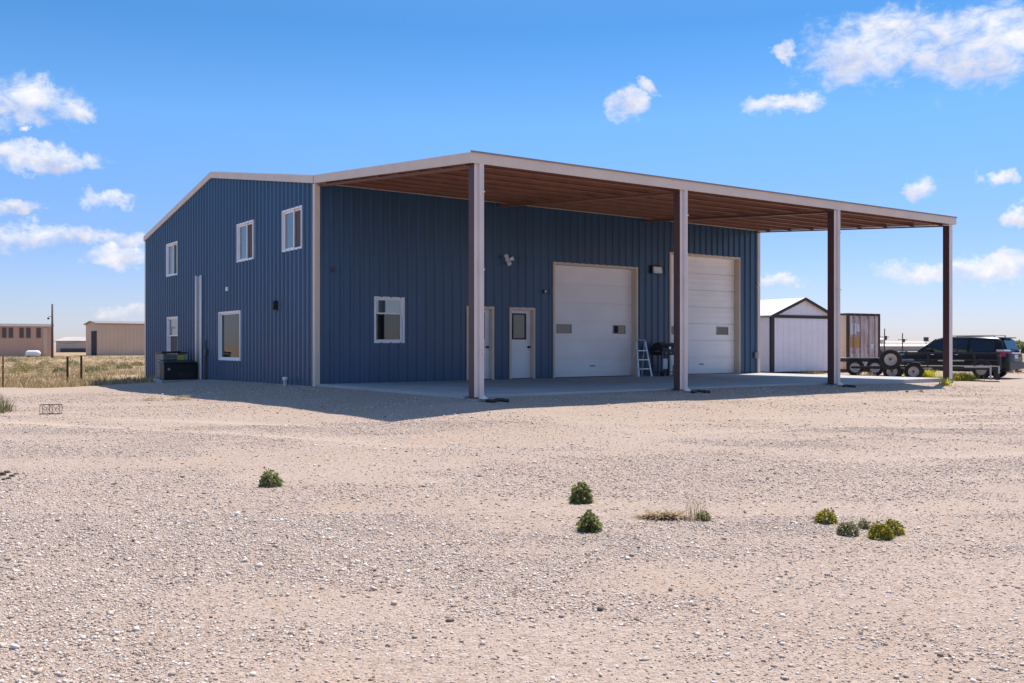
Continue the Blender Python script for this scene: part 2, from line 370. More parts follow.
# ------------------------------------------------------------------ loose stones (nobody could count them)
def make_stones():
    t = (1+5**.5)/2
    ico = np.array([(-1,t,0),(1,t,0),(-1,-t,0),(1,-t,0),(0,-1,t),(0,1,t),(0,-1,-t),(0,1,-t),(t,0,-1),(t,0,1),(-t,0,-1),(-t,0,1)])/math.hypot(1,t)
    icf = np.array([(0,11,5),(0,5,1),(0,1,7),(0,7,10),(0,10,11),(1,5,9),(5,11,4),(11,10,2),(10,7,6),(7,1,8),(3,9,4),(3,4,2),(3,2,6),(3,6,8),(3,8,9),(4,9,5),(2,4,11),(6,2,10),(8,6,7),(9,8,1)])
    octv = np.array([(1,0,0),(-1,0,0),(0,1,0),(0,-1,0),(0,0,1),(0,0,-1)],float); octf = np.array([(0,2,4),(2,1,4),(1,3,4),(3,0,4),(2,0,5),(1,2,5),(3,1,5),(0,3,5)])
    cub = np.array([(-1,-1,-1),(1,-1,-1),(1,1,-1),(-1,1,-1),(-1,-1,1),(1,-1,1),(1,1,1),(-1,1,1)])*.68
    cuf = np.array([t_ for q in [(0,3,2,1),(4,5,6,7),(0,1,5,4),(1,2,6,5),(2,3,7,6),(3,0,4,7)] for t_ in ((q[0],q[1],q[2]),(q[0],q[2],q[3]))])
    VV, FF, n0 = [], [], 0
    def scatter(n, y0, y1, base, fac, med, sig, power=1.):
        nonlocal n0
        k = int(n*2.6)
        Y = np.sqrt(rng.uniform(y0**2, y1**2, k)); X = rng.uniform(-1, 1, k)*(.56*Y+3.0)
        den = vnoise(X/2.6+Y/4, Y/1.1, 21)*.55+vnoise(X/.9, Y/.5, 22)*.3+vnoise(X/7, Y/3, 23)*.15
        u = (X-CX)*cY+(Y-CY)*sY; v = (X-CX)*sY-(Y-CY)*cY
        ok = (rng.random(k) < (.16+.84*sst(.36, .62, den))*(1-.85*track(X, Y))) & ~((u > -.1) & (u < 18.5) & (v > -17.6) & (v < 7.6))
        X, Y = X[ok][:n], Y[ok][:n]; k = len(X); Z = gz(X, Y)
        r = np.clip(med*np.exp(rng.normal(0, sig, k)), .003, .034)
        q = rng.normal(size=(k,4)); q /= np.linalg.norm(q, axis=1)[:,None]; w,x,y,z = q.T
        Rm = np.stack([np.stack([1-2*(y*y+z*z),2*(x*y-z*w),2*(x*z+y*w)],1),np.stack([2*(x*y+z*w),1-2*(x*x+z*z),2*(y*z-x*w)],1),np.stack([2*(x*z-y*w),2*(y*z+x*w),1-2*(x*x+y*y)],1)],1)
        sc = rng.uniform(.55, 1.3, (k,1,3))*(1+rng.uniform(-.38,.38,(k,len(base),1)))
        P = np.einsum('kij,knj->kni', Rm, base[None]*sc)*r[:,None,None]; P[:,:,2] *= .72
        P += np.stack([X, Y, Z+r*.18], 1)[:,None,:]
        VV.append(P.reshape(-1,3)); FF.append((fac[None]+(np.arange(k)*len(base))[:,None,None]).reshape(-1,3)+n0); n0 += k*len(base)
    scatter(230000, 3.2, 8.5, cub, cuf, .0045, .46)
    scatter(120, 3.2, 9, ico, icf, .011, .25)
    scatter(130000, 8.5, 17, octv, octf, .0072, .42)
    scatter(250, 8.5, 18, ico, icf, .016, .25)
    scatter(45000, 17, 29, octv, octf, .010, .4)
    m_ = island_mat('loose_stone', [(0,(0.175,0.123,0.094)),(.10,(0.350,0.268,0.216)),(.45,(0.515,0.412,0.339)),(.8,(0.618,0.514,0.438)),(1,(0.762,0.696,0.633))], .9)
    tag(np_mesh('loose_gravel', np.concatenate(VV), np.concatenate(FF), m_), 'loose pale pinkish stones scattered over the yard', kind='stuff')
make_stones()

# ------------------------------------------------------------------ the metal building
HE, HR = 5.666, 7.072               # roof height at the eaves and at the ridge
B = empty('metal_building', (CX, CY, 0), YAW, 'two-storey dark blue metal workshop with cream trim and deep open canopy on brown posts', 'building')
# local axes: x along the front, y back into the building (so the canopy is at negative y)
def profile(L, pitch=.3048, h=.050):
    pts = [(0, 0)]; c = pitch/2
    while c < L-.08:
        for a, o in ((-.058,0),(-.026,h),(.026,h),(.058,0)): pts.append((c+a, o))
        c += pitch
    pts.append((L, 0)); return pts
def ribbed(mb, L, z0, top, openings, P):
    prof = profile(L); ss = [p[0] for p in prof]; oo = [p[1] for p in prof]
    cuts = sorted(set(ss+[e for o in openings for e in o[:2]]+([L/2] if callable(top) else [])))
    off = np.interp(cuts, ss, oo); tz = top if callable(top) else (lambda s: top)
    for i in range(len(cuts)-1):
        a, b = cuts[i], cuts[i+1]; m_ = (a+b)/2; segs = [[z0, None]]
        for (s0, s1, q0, q1) in sorted([o for o in openings if o[0] < m_ < o[1]], key=lambda o: o[2]):
            last = segs.pop()
            if q0 > last[0]: segs.append([last[0], q0])
            segs.append([q1, None])
        for (za, zb) in segs:
            mb.quad(P(a, off[i], za), P(b, off[i+1], za), P(b, off[i+1], tz(b) if zb is None else zb), P(a, off[i], tz(a) if zb is None else zb))
FW = (1.75, 2.73, 1.12, 2.44)                                    # front window
D1, D2 = (4.87, 5.88, .0, 2.25), (6.46, 7.48, .0, 2.25)          # doors
G1, G2 = (8.19, 11.92, .0, 3.76), (13.46, 17.22, .0, 4.385)      # overhead doors
UW = [(.87, 2.33, 3.77, 4.98), (4.66, 6.14, 3.75, 4.99), (12.74, 14.24, 3.76, 5.05)]
LW1, LW2 = (5.83, 7.94, .55, 2.19), (12.62, 14.12, .72, 2.17)
def shr(o, e=.02): return (o[0]+e, o[1]-e, o[2]+(e if o[2] > .01 else -1), o[3]-e)
f = MB(); ribbed(f, LEN, -.02, 5.60, [shr(o) for o in (FW, D1, D2, G1, G2)], lambda s, o, z: (s, -o, z)); f.build('wall', M['blue'], B)
gtop = lambda s: HE-.07 + (HR-HE)*(1-abs(s-DEP/2)/(DEP/2))
f = MB(); ribbed(f, DEP, -.55, gtop, [shr(o) for o in UW+[LW1, LW2]], lambda s, o, z: (-o, s, z)); f.build('wall', M['blue'], B)
f = MB(); ribbed(f, LEN, -.55, 5.60, [], lambda s, o, z: (s, DEP+o, z)); f.build('wall', M['blue'], B)
f = MB(); ribbed(f, DEP, -.55, gtop, [], lambda s, o, z: (LEN+o, s, z)); f.build('wall', M['blue'], B)
f = MB(); f.box(.3, LEN-.3, .3, DEP-.3, -.2, -.012); f.build('floor', M['concrete'], B)
# roof: two pitches, ribbed sheet with a small overhang
f = MB(); tk = .035
pr = [(s-.06, o) for s, o in profile(LEN+.12, .3048, .03)]
for i in range(len(pr)-1):
    (a, oa), (b, ob) = pr[i], pr[i+1]
    for (y0, z0, y1, z1) in ((0.0, HE, DEP/2, HR), (DEP+.06, HE-.01, DEP/2, HR)):
        f.quad((a,y0,z0+oa+.01), (b,y0,z0+ob+.01), (b,y1,z1+ob+.01), (a,y1,z1+oa+.01))
f.hexa([(-.06,0,HE-tk),(LEN+.06,0,HE-tk),(LEN+.06,DEP/2,HR-tk),(-.06,DEP/2,HR-tk),(-.06,0,HE),(LEN+.06,0,HE),(LEN+.06,DEP/2,HR),(-.06,DEP/2,HR)])
f.hexa([(-.06,DEP/2,HR-tk),(LEN+.06,DEP/2,HR-tk),(LEN+.06,DEP+.06,HE-tk-.01),(-.06,DEP+.06,HE-tk-.01),(-.06,DEP/2,HR),(LEN+.06,DEP/2,HR),(LEN+.06,DEP+.06,HE-.01),(-.06,DEP+.06,HE-.01)])
f.build('roof', M['roof'], B)
for x0, x1 in ((-.085, -.036), (LEN+.036, LEN+.085)):          # rake trim
    f = MB()
    for (ya, za, yb, zb) in ((0, HE, DEP/2, HR), (DEP/2, HR, DEP+.08, HE-.013)):
        f.hexa([(x0,ya,za-.20),(x1,ya,za-.20),(x1,yb,zb-.20),(x0,yb,zb-.20),(x0,ya,za+.012),(x1,ya,za+.012),(x1,yb,zb+.012),(x0,yb,zb+.012)])
    f.build('rake_trim', M['cream'], B)
f = MB(); f.box(-.036, LEN+.036, DEP+.04, DEP+.12, HE-.2, HE-.02); f.build('eave_trim', M['cream'], B)
for (x, y) in ((0, 0), (LEN, 0), (0, DEP), (LEN, DEP)):          # corner trim: an L of folded metal
    f = MB(); sx = -1 if x == 0 else 1; sy = -1 if y == 0 else 1; z1 = HE-.21
    xa, xb = sorted((x+sx*.050, x-sx*.10)); ya, yb = sorted((y+sy*.050, y+sy*.030)); f.box(xa, xb, ya, yb, -.3, z1)
    xa, xb = sorted((x+sx*.050, x+sx*.030)); ya, yb = sorted((y+sy*.0295, y-sy*.10)); f.box(xa, xb, ya, yb, -.3, z1)
    f.build('corner_trim', M['cream'], B)
f = MB(); f.box(-.03, LEN+.03, -.075, -.045, 5.46, 5.55); f.build('wall_flashing', M['cream'], B)
# canopy: slopes down from the front eave; the outer edge falls a little to one end
HC0, HC1 = 4.985, 5.10
def ctop(x, y):
    t = -y/CAN; hc = HC0+(HC1-HC0)*x/LEN; return HE+.004+(hc-HE)*t
def slopebox(mb, x0, x1, y0, y1, d0, d1):      # a box hung under the canopy deck, between depths d0 and d1
    P = [(x0,y0),(x1,y0),(x1,y1),(x0,y1)]
    mb.hexa([(x,y,ctop(x,y)-d1) for x,y in P]+[(x,y,ctop(x,y)-d0) for x,y in P])
f = MB(); pr = [(s-.05, o) for s, o in profile(LEN+.1, .3048, .03)]
for i in range(len(pr)-1):
    (a, oa), (b, ob) = pr[i], pr[i+1]
    f.quad((a,0,ctop(a,0)+oa), (b,0,ctop(b,0)+ob), (b,-CAN,ctop(b,-CAN)+ob), (a,-CAN,ctop(a,-CAN)+oa))
f.build('canopy_roof', M['roof'], B)
f = MB(); slopebox(f, -.03, LEN+.03, -CAN+.01, -.01, .004, .03); f.build('canopy_deck', M['deck'], B)
npur = 8
for k in range(npur):
    y = -.55-(CAN-.95)*k/(npur-1); f = MB()
    slopebox(f, .03, LEN-.03, y-.012, y+.0, .032, .235)                    # web
    slopebox(f, .03, LEN-.03, y-.075, y-.0125, .222, .235)                 # lower flange of the Z section
    slopebox(f, .03, LEN-.03, y+.0005, y+.065, .032, .045)
    f.build('purlin', M['oxide'], B)
PX = [.13, LEN/3, 2*LEN/3, LEN-.13]; PW = .098
for x in (.13, LEN/3, 2*LEN/3, LEN-.13):                                    # I-beam rafters, shallow edge beams at the two ends
    mid = 1 < x < LEN-1; f = MB(); ys = [-CAN+.10, -.04]; ds = [.30, .33] if mid else [.275, .275]
    for (hw, top, bot) in ((.008, None, None), (.075, 0, 1), (.075, 1, 0)):
        pts = []
        for y, d in zip(ys, ds):
            z = ctop(x, y)
            za, zb = (z-d+.014, z-.252) if top is None else ((z-d, z-d+.013) if top else (z-.251, z-.238))
            pts.append((y, za, zb))
        (y0, a0, b0), (y1, a1, b1) = pts
        f.hexa([(x-hw,y0,a0),(x+hw,y0,a0),(x+hw,y1,a1),(x-hw,y1,a1),(x-hw,y0,b0),(x+hw,y0,b0),(x+hw,y1,b1),(x-hw,y1,b1)])
    f.build('rafter', M['oxide'], B)
f = MB()                                                                     # fascia on three sides
def fbox(x0, x1, y0, y1, up=.012, dn=.205):
    P = [(x0,y0),(x1,y0),(x1,y1),(x0,y1)]
    f.hexa([(x,y,ctop(x,y)-dn) for x,y in P]+[(x,y,ctop(x,y)+up) for x,y in P])
fbox(-.085, LEN+.085, -CAN-.03, -CAN); f.build('fascia', M['cream'], B)
f = MB(); fbox(-.085, -.036, -CAN+.001, -.052); f.build('fascia', M['cream'], B)
f = MB(); fbox(LEN+.036, LEN+.085, -CAN+.001, -.052); f.build('fascia', M['cream'], B)
f = MB(); fbox(-.095, LEN+.095, -CAN-.055, -CAN-.031, .045, -.01); f.build('eave_edge', M['taupe'], B)
# posts
for i, x in enumerate(PX):
    yc = -7.68; z1 = ctop(x, yc)-.36; wx = uv2w(x, -yc); zg = float(gz(wx[0], wx[1]))
    qx, qy = .088, .106; q = qx; z1 = ctop(x, yc)-.262
    f = MB(); f.box(x-q, x+q, yc-qy, yc-qy+.012, -.03, z1); f.box(x-q, x+q, yc+qy-.012, yc+qy, -.03, z1); f.box(x-q, x-q+.008, yc-qy+.0125, yc+qy-.0125, -.03, z1); f.box(x+q-.008, x+q, yc-qy+.0125, yc+qy-.0125, -.03, z1)
    f.box(x-.13, x+.13, yc-.13, yc+.13, -.045, -.031)
    p = f.build('post', M['postpaint'], B)
    f = MB(); f.box(x-.125, x+.125, yc-.125, yc+.125, -.8, -.046); f.build('pier', M['pier'], p, bevel=.01)
    f = MB(); f.box(x-q-.002, x+q+.003, yc-qy-.008, yc-qy-.001, -.02, ctop(x, -CAN)-.2); f.build('post_cover', M['cover'], p)
    if i < 3:
        f = MB(); xd = x+.056; yd = yc-.150; zt = ctop(x, -CAN)-.2
        f.box(xd-.05, xd+.05, yd-.025, yd+.033, .02, zt)
        for r_ in (-.025, .012): f.box(xd+r_, xd+r_+.014, yd-.032, yd-.0255, .02, zt)
        f.hexa([(xd-.05,yd-.036,-.055),(xd+.13,yd-.09,-.055),(xd+.13,yd-.01,-.055),(xd-.05,yd+.045,-.055),(xd-.05,yd-.036,.019),(xd+.05,yd-.036,.019),(xd+.05,yd+.045,.019),(xd-.05,yd+.045,.019)])
        for zz in (.9, 2.6, 4.2): f.box(xd-.06, xd+.06, yd-.050, yd+.05, zz, zz+.03)
        f.build('downspout', M['cover'], p)

def frame(P, o, w, mt, parent, depth=.16, proud=.045, sill=True, name='frame'):   # P maps (along, outward, z)
    f = MB(); a, b, z0, z1 = o
    def bx(s0, s1, q0, q1):
        f.hexa([P(s0,proud,q0),P(s1,proud,q0),P(s1,-depth,q0),P(s0,-depth,q0),P(s0,proud,q1),P(s1,proud,q1),P(s1,-depth,q1),P(s0,-depth,q1)])
    bx(a, a+w, z0, z1); bx(b-w, b, z0, z1); bx(a+w+.0005, b-w-.0005, z1-w, z1)
    if sill: bx(a+w+.0005, b-w-.0005, z0, z0+w)
    return f.build(name, mt, parent)
def slab(P, s0, s1, o0, o1, z0, z1, name, mt, parent, bevel=0):
    f = MB(); f.hexa([P(s0,o1,z0),P(s1,o1,z0),P(s1,o0,z0),P(s0,o0,z0),P(s0,o1,z1),P(s1,o1,z1),P(s1,o0,z1),P(s0,o0,z1)])
    return f.build(name, mt, parent, bevel=bevel)
PF = lambda s, o, z: (s, -o, z)
PG = lambda s, o, z: (-o, s, z)
def sash(P, s0, s1, z0, z1, o, w, mt, parent):
    f = MB()
    def bx(a, b, c, d): f.hexa([P(a,o+.03,c),P(b,o+.03,c),P(b,o,c),P(a,o,c),P(a,o+.03,d),P(b,o+.03,d),P(b,o,d),P(a,o,d)])
    bx(s0, s0+w, z0, z1); bx(s1-w, s1, z0, z1); bx(s0+w, s1-w, z0, z0+w); bx(s0+w, s1-w, z1-w, z1)
    return f.build('sash', mt, parent)
def window(P, o, kind, flip=False):
    a, b, z0, z1 = o; w = .055
    fr = frame(P, o, w, M['white'], B, name='window'); tag(fr)
    a, b, z0, z1 = a+w, b-w, z0+w, z1-w
    if kind == 'slider':                      # along = depth into the picture: the near half carries the screen
        c = (a+b)/2
        sash(P, c-.03, b, z0, z1, -.05, .045, M['white'], fr); slab(P, c+.015, b-.045, -.045, -.035, z0+.045, z1-.045, 'pane', M['skyglass'], fr)
        sash(P, a, c+.03, z0, z1, -.09, .035, M['white'], fr); slab(P, a+.035, c-.005, -.085, -.075, z0+.035, z1-.035, 'insect_screen', M['screen'], fr)
    elif kind == 'hung':
        c = z0+(z1-z0)*(.5 if flip else .66)
        sash(P, a, b, c-.03, z1, -.05, .045, M['white'], fr); slab(P, a+.045, b-.045, -.045, -.035, c+.015, z1-.045, 'pane', M['skyglass'], fr)
        sash(P, a, b, z0, c+.03, -.09, .045, M['white'], fr); slab(P, a+.045, b-.045, -.085, -.075, z0+.045, c-.015, 'insect_screen' if flip else 'pane', M['screen'] if flip else M['glass'], fr)
    else:
        sash(P, a, b, z0, z1, -.06, .05, M['white'], fr); slab(P, a+.05, b-.05, -.055, -.045, z0+.05, z1-.05, 'pane', M['dimglass'], fr)
for o in UW: window(PG, o, 'slider')
window(PG, LW1, 'fixed'); window(PG, LW2, 'hung', True); window(PF, FW, 'hung')

for k, o in enumerate((D1, D2)):              # steel personnel doors with a half light
    a, b, z0, z1 = o; w = .085
    d = slab(PF, a+w, b-w, -.19, -.145, .02, z1-w, 'door', M['white'], B)
    frame(PF, o, w, M['cream'] if k else M['cream'], d, .25, .045, False, 'door_frame')
    s0, s1 = a+w+.12, b-w-.22
    f = MB()
    for (p0, p1, q0, q1) in ((s0-.05, s0, 1.24, 2.07), (s1, s1+.05, 1.24, 2.07), (s0, s1, 1.24, 1.29), (s0, s1, 2.02, 2.07)):
        f.box(p0, p1, .120, .1445, q0, q1)
    f.build('light_frame', M['black'], d)
    slab(PF, s0, s1, -.1445, -.136, 1.2905, 2.0195, 'pane', M['glass'], d)
    f = MB(); f.lathe([(0,-.09),(.032,-.085),(.035,-.06),(.014,-.05),(.014,0),(.036,.0),(.036,.012)], (b-w-.08, .130, 1.0), 'y', 14); f.build('handle', M['blackmetal'], d, True)
    f = MB(); f.box(a+.02, b-.02, -.03, .2, -.006, .019); f.build('threshold', M['darkgrey'], d)
for k, o in enumerate((G1, G2)):              # sectional overhead doors
    a, b, z0, z1 = o; w = .07; rec = .22
    n = 6 if k == 0 else 7; x0, x1 = a+w-.01, b-w+.01; h = (z1-w+.01)/n; f = MB()
    for i in range(n):
        q0, q1 = i*h+.013, (i+1)*h-.013; base = rec
        f.box(x0, x1, base, base+.045, q0, q1)
        for t in range(1, 3): f.box(x0+.02, x1-.02, base-.014, base-.0005, q0+(q1-q0)*t/3-.018, q0+(q1-q0)*t/3+.018)
    f.box(x0, x1, rec+.046, rec+.06, .0, z1-w)
    d = f.build('overhead_door', M['doorwhite'], B, bevel=0)
    frame(PF, o, w, M['cream'], d, .30, .045, False, 'door_frame')
    wins = ((8.56, 9.12), (11.02, 11.52)) if k == 0 else ((13.78, 14.34), (16.20, 16.76))
    for (s0, s1) in wins:
        f = MB()
        for (p0, p1, q0, q1) in ((s0-.03, s0, 1.45, 1.75), (s1, s1+.03, 1.45, 1.75), (s0, s1, 1.45, 1.48), (s0, s1, 1.72, 1.75)): f.box(p0, p1, rec-.03, rec-.0145, q0, q1)
        fr = f.build('vision_panel', M['grey'], d)
        slab(PF, s0, s1, -rec+.0155, -rec+.021, 1.4805, 1.7195, 'pane', M['glass'], fr)
    f = MB(); f.box(x0, x1, rec-.004, rec+.03, .0, .012); f.build('bottom_seal', M['black'], d)
    f = MB(); f.box((x0+x1)/2-.1, (x0+x1)/2+.1, rec-.04, rec-.0145, .35, .38); f.build('lift_handle', M['darkgrey'], d)
# small fittings fixed to the walls
f = MB(); f.box(12.52, 12.98, -.12, -.037, 3.56, 3.86); fl = f.build('wall_light', M['blackmetal'], B, bevel=.02)
f = MB(); f.hexa([(12.56,-.20,3.60),(12.94,-.20,3.60),(12.94,-.121,3.58),(12.56,-.121,3.58),(12.56,-.15,3.80),(12.94,-.15,3.80),(12.94,-.121,3.82),(12.56,-.121,3.82)]); f.build('lens', M['white'], fl)
f = MB(); f.lathe([(0,-.06),(.06,-.055),(.06,0)], (6.34, -.036, 3.72), 'y', 14); fl = f.build('flood_light', M['white'], B)
for dx, dz in ((-.13, .10), (.13, .04), (-.01, -.13)):
    f = MB(); a = Vector((6.34, -.09, 3.72)); e = a+Vector((dx, -.12, dz)); dr = (e-a).normalized()
    f.tube([a, a+dr*.07], .02, 8); f.tube([a+dr*.07, a+dr*.10, a+dr*.2], [.03, .06, .07], 12); f.build('lamp_head', M['white'], fl)
f = MB(); f.lathe([(0,-.13),(.05,-.12),(.065,-.08),(.065,-.037)], (7.80, 0, 2.78), 'y', 14); c_ = f.build('security_camera', M['darkgrey'], B)
f = MB(); f.lathe([(0,-.165),(.03,-.155),(.035,-.131)], (7.80, 0, 2.78), 'y', 12); f.build('lens', M['white'], c_)
f = MB(); f.box(17.98, 18.16, -.12, -.037, .56, .80); f.build('outlet_box', M['grey'], B, bevel=.01)
f = MB(); f.tube([(18.15, -.03, 3.33), (18.15, -.16, 3.36), (18.15, -.19, 3.30)], .03); f.build('spout', M['white'], B)
f = MB(); f.box(.43, .53, -.09, -.037, 3.07, 3.19); f.build('sensor', M['darkgrey'], B, bevel=.01)
f = MB(); f.box(-.075, -.037, 2.58, 2.84, 2.08, 2.34); s_ = f.build('wall_sconce', M['blackmetal'], B)
f = MB(); f.hexa([(-.19,2.61,2.30),(-.0755,2.61,2.30),(-.0755,2.81,2.30),(-.19,2.81,2.30),(-.15,2.61,2.36),(-.0755,2.61,2.38),(-.0755,2.81,2.38),(-.15,2.81,2.36)])
f.tube([(-.13,2.71,2.10),(-.13,2.71,2.29)], .05, 10); f.build('shade', M['black'], s_)
f = MB(); f.box(-.1, -.037, 6.93, 7.07, 2.86, 3.0); f.build('outlet_box', M['white'], B, bevel=.01)
# a tall flue cover: taupe panel between two white pipes
f = MB(); f.box(-.12, -.037, 9.72, 10.12, -.3, 3.52); fc = f.build('flue_cover', M['taupe'], B)
for y in (10.18, 9.66):
    f = MB(); f.tube([(-.10, y, -.35), (-.10, y, 3.55)], .048, 10); f.build('pipe', M['white'], fc, True)
f = MB(); f.tube([(-.10, 9.20, -.3), (-.10, 9.20, 1.2), (-.04, 9.20, 1.26)], .022, 8); f.tube([(-.10, 9.05, -.3), (-.10, 9.05, .72)], .025, 8); f.box(-.15, -.037, 8.97, 9.13, .70, .92); f.build('conduit', M['darkgrey'], B)

# ------------------------------------------------------------------ beside the gable wall
def loc(u, v): p = uv2w(u, v); return Vector((p[0], p[1], float(gz(p[0], p[1]))))
p = loc(-.76, -11.0)
A = empty('air_conditioner', p, YAW, 'grey box air conditioner with slatted sides and black top behind the low cabinet', 'air conditioner')
f = MB(); f.box(-.5, .5, -.5, .5, 0, .1); f.build('pad', M['pier'], A)
f = MB(); f.box(-.36, .36, -.36, .36, .101, .98); f.build('coil', M['black'], A)
f = MB()
for sx in (-1, 1):
    for sy in (-1, 1): f = MB(); f.box(sx*.4-.03, sx*.4+.03, sy*.4-.03, sy*.4+.03, .101, 1.0); f.build('corner_post', M['rim'], A)
f = MB()
for k in range(13):
    z = .14+k*.066; f.box(-.415, -.375, -.37, .37, z, z+.03); f.box(.375, .415, -.37, .37, z, z+.03); f.box(-.369, .369, -.415, -.375, z, z+.03)
f.build('louvre', M['rim'], A)
f = MB(); f.box(-.45, .45, -.45, .45, 1.001, 1.05); f.lathe([(.36,.0),(.36,.03),(.33,.03),(.33,.0)], (0,0,1.0515), 'z', 24); f.build('top', M['black'], A)
f = MB(); f.box(.13, .33, -.452, -.4505, .64, .96); f.hexa([(.10,-.424,.62),(.36,-.424,.62),(.36,-.416,.62),(.10,-.416,.62),(.10,-.424,.95),(.36,-.424,.95),(.36,-.416,.95),(.10,-.416,.95)]); f.build('tag', M['yellowtag'], A)
p = loc(-.74, -10.17)
A = empty('equipment_cabinet', p, YAW, 'low black metal equipment cabinet with sloping lid by the gable wall', 'cabinet')
f = MB(); f.box(-.66, .66, -.36, .36, -.1, .06); f.build('pad', M['pier'], A)
f = MB(); f.box(-.57, .57, -.26, .26, .061, .64); bd = f.build('body', M['black'], A, bevel=.015)
f = MB(); f.hexa([(-.61,-.30,.641),(.61,-.30,.641),(.61,.30,.641),(-.61,.30,.641),(-.56,-.25,.70),(.56,-.25,.70),(.56,.28,.76),(-.56,.28,.76)]); f.build('lid', M['blackmetal'], A, bevel=.02)
f = MB(); f.lathe([(0,-.02),(.045,-.018),(.05,0)], (-.40, -.261, .44), 'y', 14); f.build('emblem', M['rim'], A)
f = MB()
for k in range(5): f.box(-.1, .45, -.266, -.2605, .16+k*.04, .175+k*.04)
f.build('louvre', M['darkgrey'], A)
p = loc(-.25, -1.55)
f = MB(); f.lathe([(.055,-.3),(.055,.16),(.075,.161),(.075,.24),(.05,.25),(0,.255)], p, 'z', 16)
tag(f.build('cleanout_pipe', M['white'], smooth=True), 'short white plastic pipe stub at the foot of the gable wall', 'pipe')

# ------------------------------------------------------------------ on the slab
L_ = empty('step_ladder', uv2w(11.70, .42), YAW, 'open white step ladder beside the left overhead door', 'step ladder')
def rung_z(t): return t*1.12
for sx in (-1, 1):
    f = MB(); f.bar((sx*.25, -.30, 0), (sx*.17, 0, 1.18), .05, .03); f.build('rail', M['alu'], L_)
    f = MB(); f.bar((sx*.24, .36, 0), (sx*.165, .04, 1.16), .03, .025); f.build('rear_leg', M['alu'], L_)
for t in (.22, .48, .74):
    w = .25-.08*t; f = MB(); f.box(-w, w, -.30+.30*t-.06, -.30+.30*t+.06, t*1.18-.015, t*1.18+.015); f.build('step', M['alu'], L_)
f = MB(); f.tube([(-.17,0,1.17),(-.15,0,1.24),(.15,0,1.24),(.17,0,1.17)], .018, 8); f.build('hand_hoop', M['alu'], L_)
L_.rotation_euler.z = YAW+R(-14)
G = empty('barbecue_grill', uv2w(12.62, .62), YAW, 'black gas barbecue grill with domed lid between the overhead doors', 'grill')
f = MB()
for sx in (-1, 1):
    for sy in (-1, 1): f.bar((sx*.36, sy*.22, 0), (sx*.36, sy*.22, .72), .04)
f.box(-.36, .36, -.22, .22, .13, .15); f.build('cart', M['blackmetal'], G)
f = MB(); f.box(-.38, .38, -.26, .26, .72, .88); f.build('firebox', M['black'], G, bevel=.02)
f = MB(); n = 12; base = []
for k in range(n+1):
    t = PI*k/n; base.append((-.27*math.cos(t), .885+.27*math.sin(t)))
for k in range(n): f.quad((-.37,base[k][0],base[k][1]), (.37,base[k][0],base[k][1]), (.37,base[k+1][0],base[k+1][1]), (-.37,base[k+1][0],base[k+1][1]))
f.add([(-.37,y,z) for y,z in base], [tuple(range(n+1))]); f.add([(.37,y,z) for y,z in base], [tuple(range(n+1))])
f.tube([(-.2,-.26,1.05),(-.2,-.31,1.05),(.2,-.31,1.05),(.2,-.26,1.05)], .012); lid = f.build('lid', M['blackmetal'], G)
f = MB(); f.lathe([(0,-.01),(.05,-.009),(.05,0)], (0,-.262,.97), 'y', 14); f.build('thermometer', M['alu'], lid)
for sx in (-1, 1):
    f = MB(); f.box(*sorted((sx*.385, sx*.66)), -.22, .22, .84, .87); f.build('side_shelf', M['blackmetal'], G)
for sx in (-1, 1):
    f = MB(); f.lathe([(.08,-.025),(.08,.025),(.03,.026),(.03,-.026),(.08,-.025)], (sx*.36,-.25,.08), 'x', 14); f.build('wheel', M['rubber'], G)
for k in range(3):
    f = MB(); f.lathe([(0,-.04),(.025,-.04),(.028,0)], (-.22+.22*k,-.262,.80), 'y', 10); f.build('knob', M['grey'], G)
f = MB(); f.box(-.30, -.10, -.245, -.235, .25, .60); f.box(.05, .14, -.245, -.235, .22, .58); f.build('panel', M['boxpaper'], G)
T = MB(); c = uv2w(13.22, .62); T.lathe([(0,.0),(.11,.0),(.11,.03),(.15,.06),(.155,.12),(.155,.30),(.13,.37),(.06,.40),(0,.40)], c, 'z', 20)
tk_ = T.build('propane_tank', M['white'], smooth=True); tag(tk_, 'white gas bottle standing beside the black grill', 'gas bottle')
T = MB(); T.lathe([(.09,.39),(.09,.47),(.085,.47),(.085,.39)], c, 'z', 16); T.tube([(c[0],c[1],.40),(c[0],c[1],.46)], .02); T.build('collar', M['white'], tk_)

# drain hoses at the foot of the downspouts
for k, (u, wig, lab) in enumerate(((PX[0], .9, 'black drain hose lying at the foot of the nearest canopy post'), (PX[1], 1.0, 'black drain hose lying at the foot of the second canopy post, before the doors'),
                                 (PX[2], .8, 'black drain hose lying at the foot of the third canopy post'))):
    pts = []; 
    for t in np.linspace(0, 1, 12):
        w = uv2w(u+.12+wig*t*.55, 7.90+.07*math.sin(t*7+k)+.08*t); pts.append((w[0], w[1], float(gz(w[0], w[1]))+.03))
    f = MB(); f.tube(pts, [.034+.006*(i % 2) for i in range(12)], 10)
    tag(f.build('drain_hose', M['black'], smooth=True), lab, 'hose', 'drain hoses at the canopy posts')

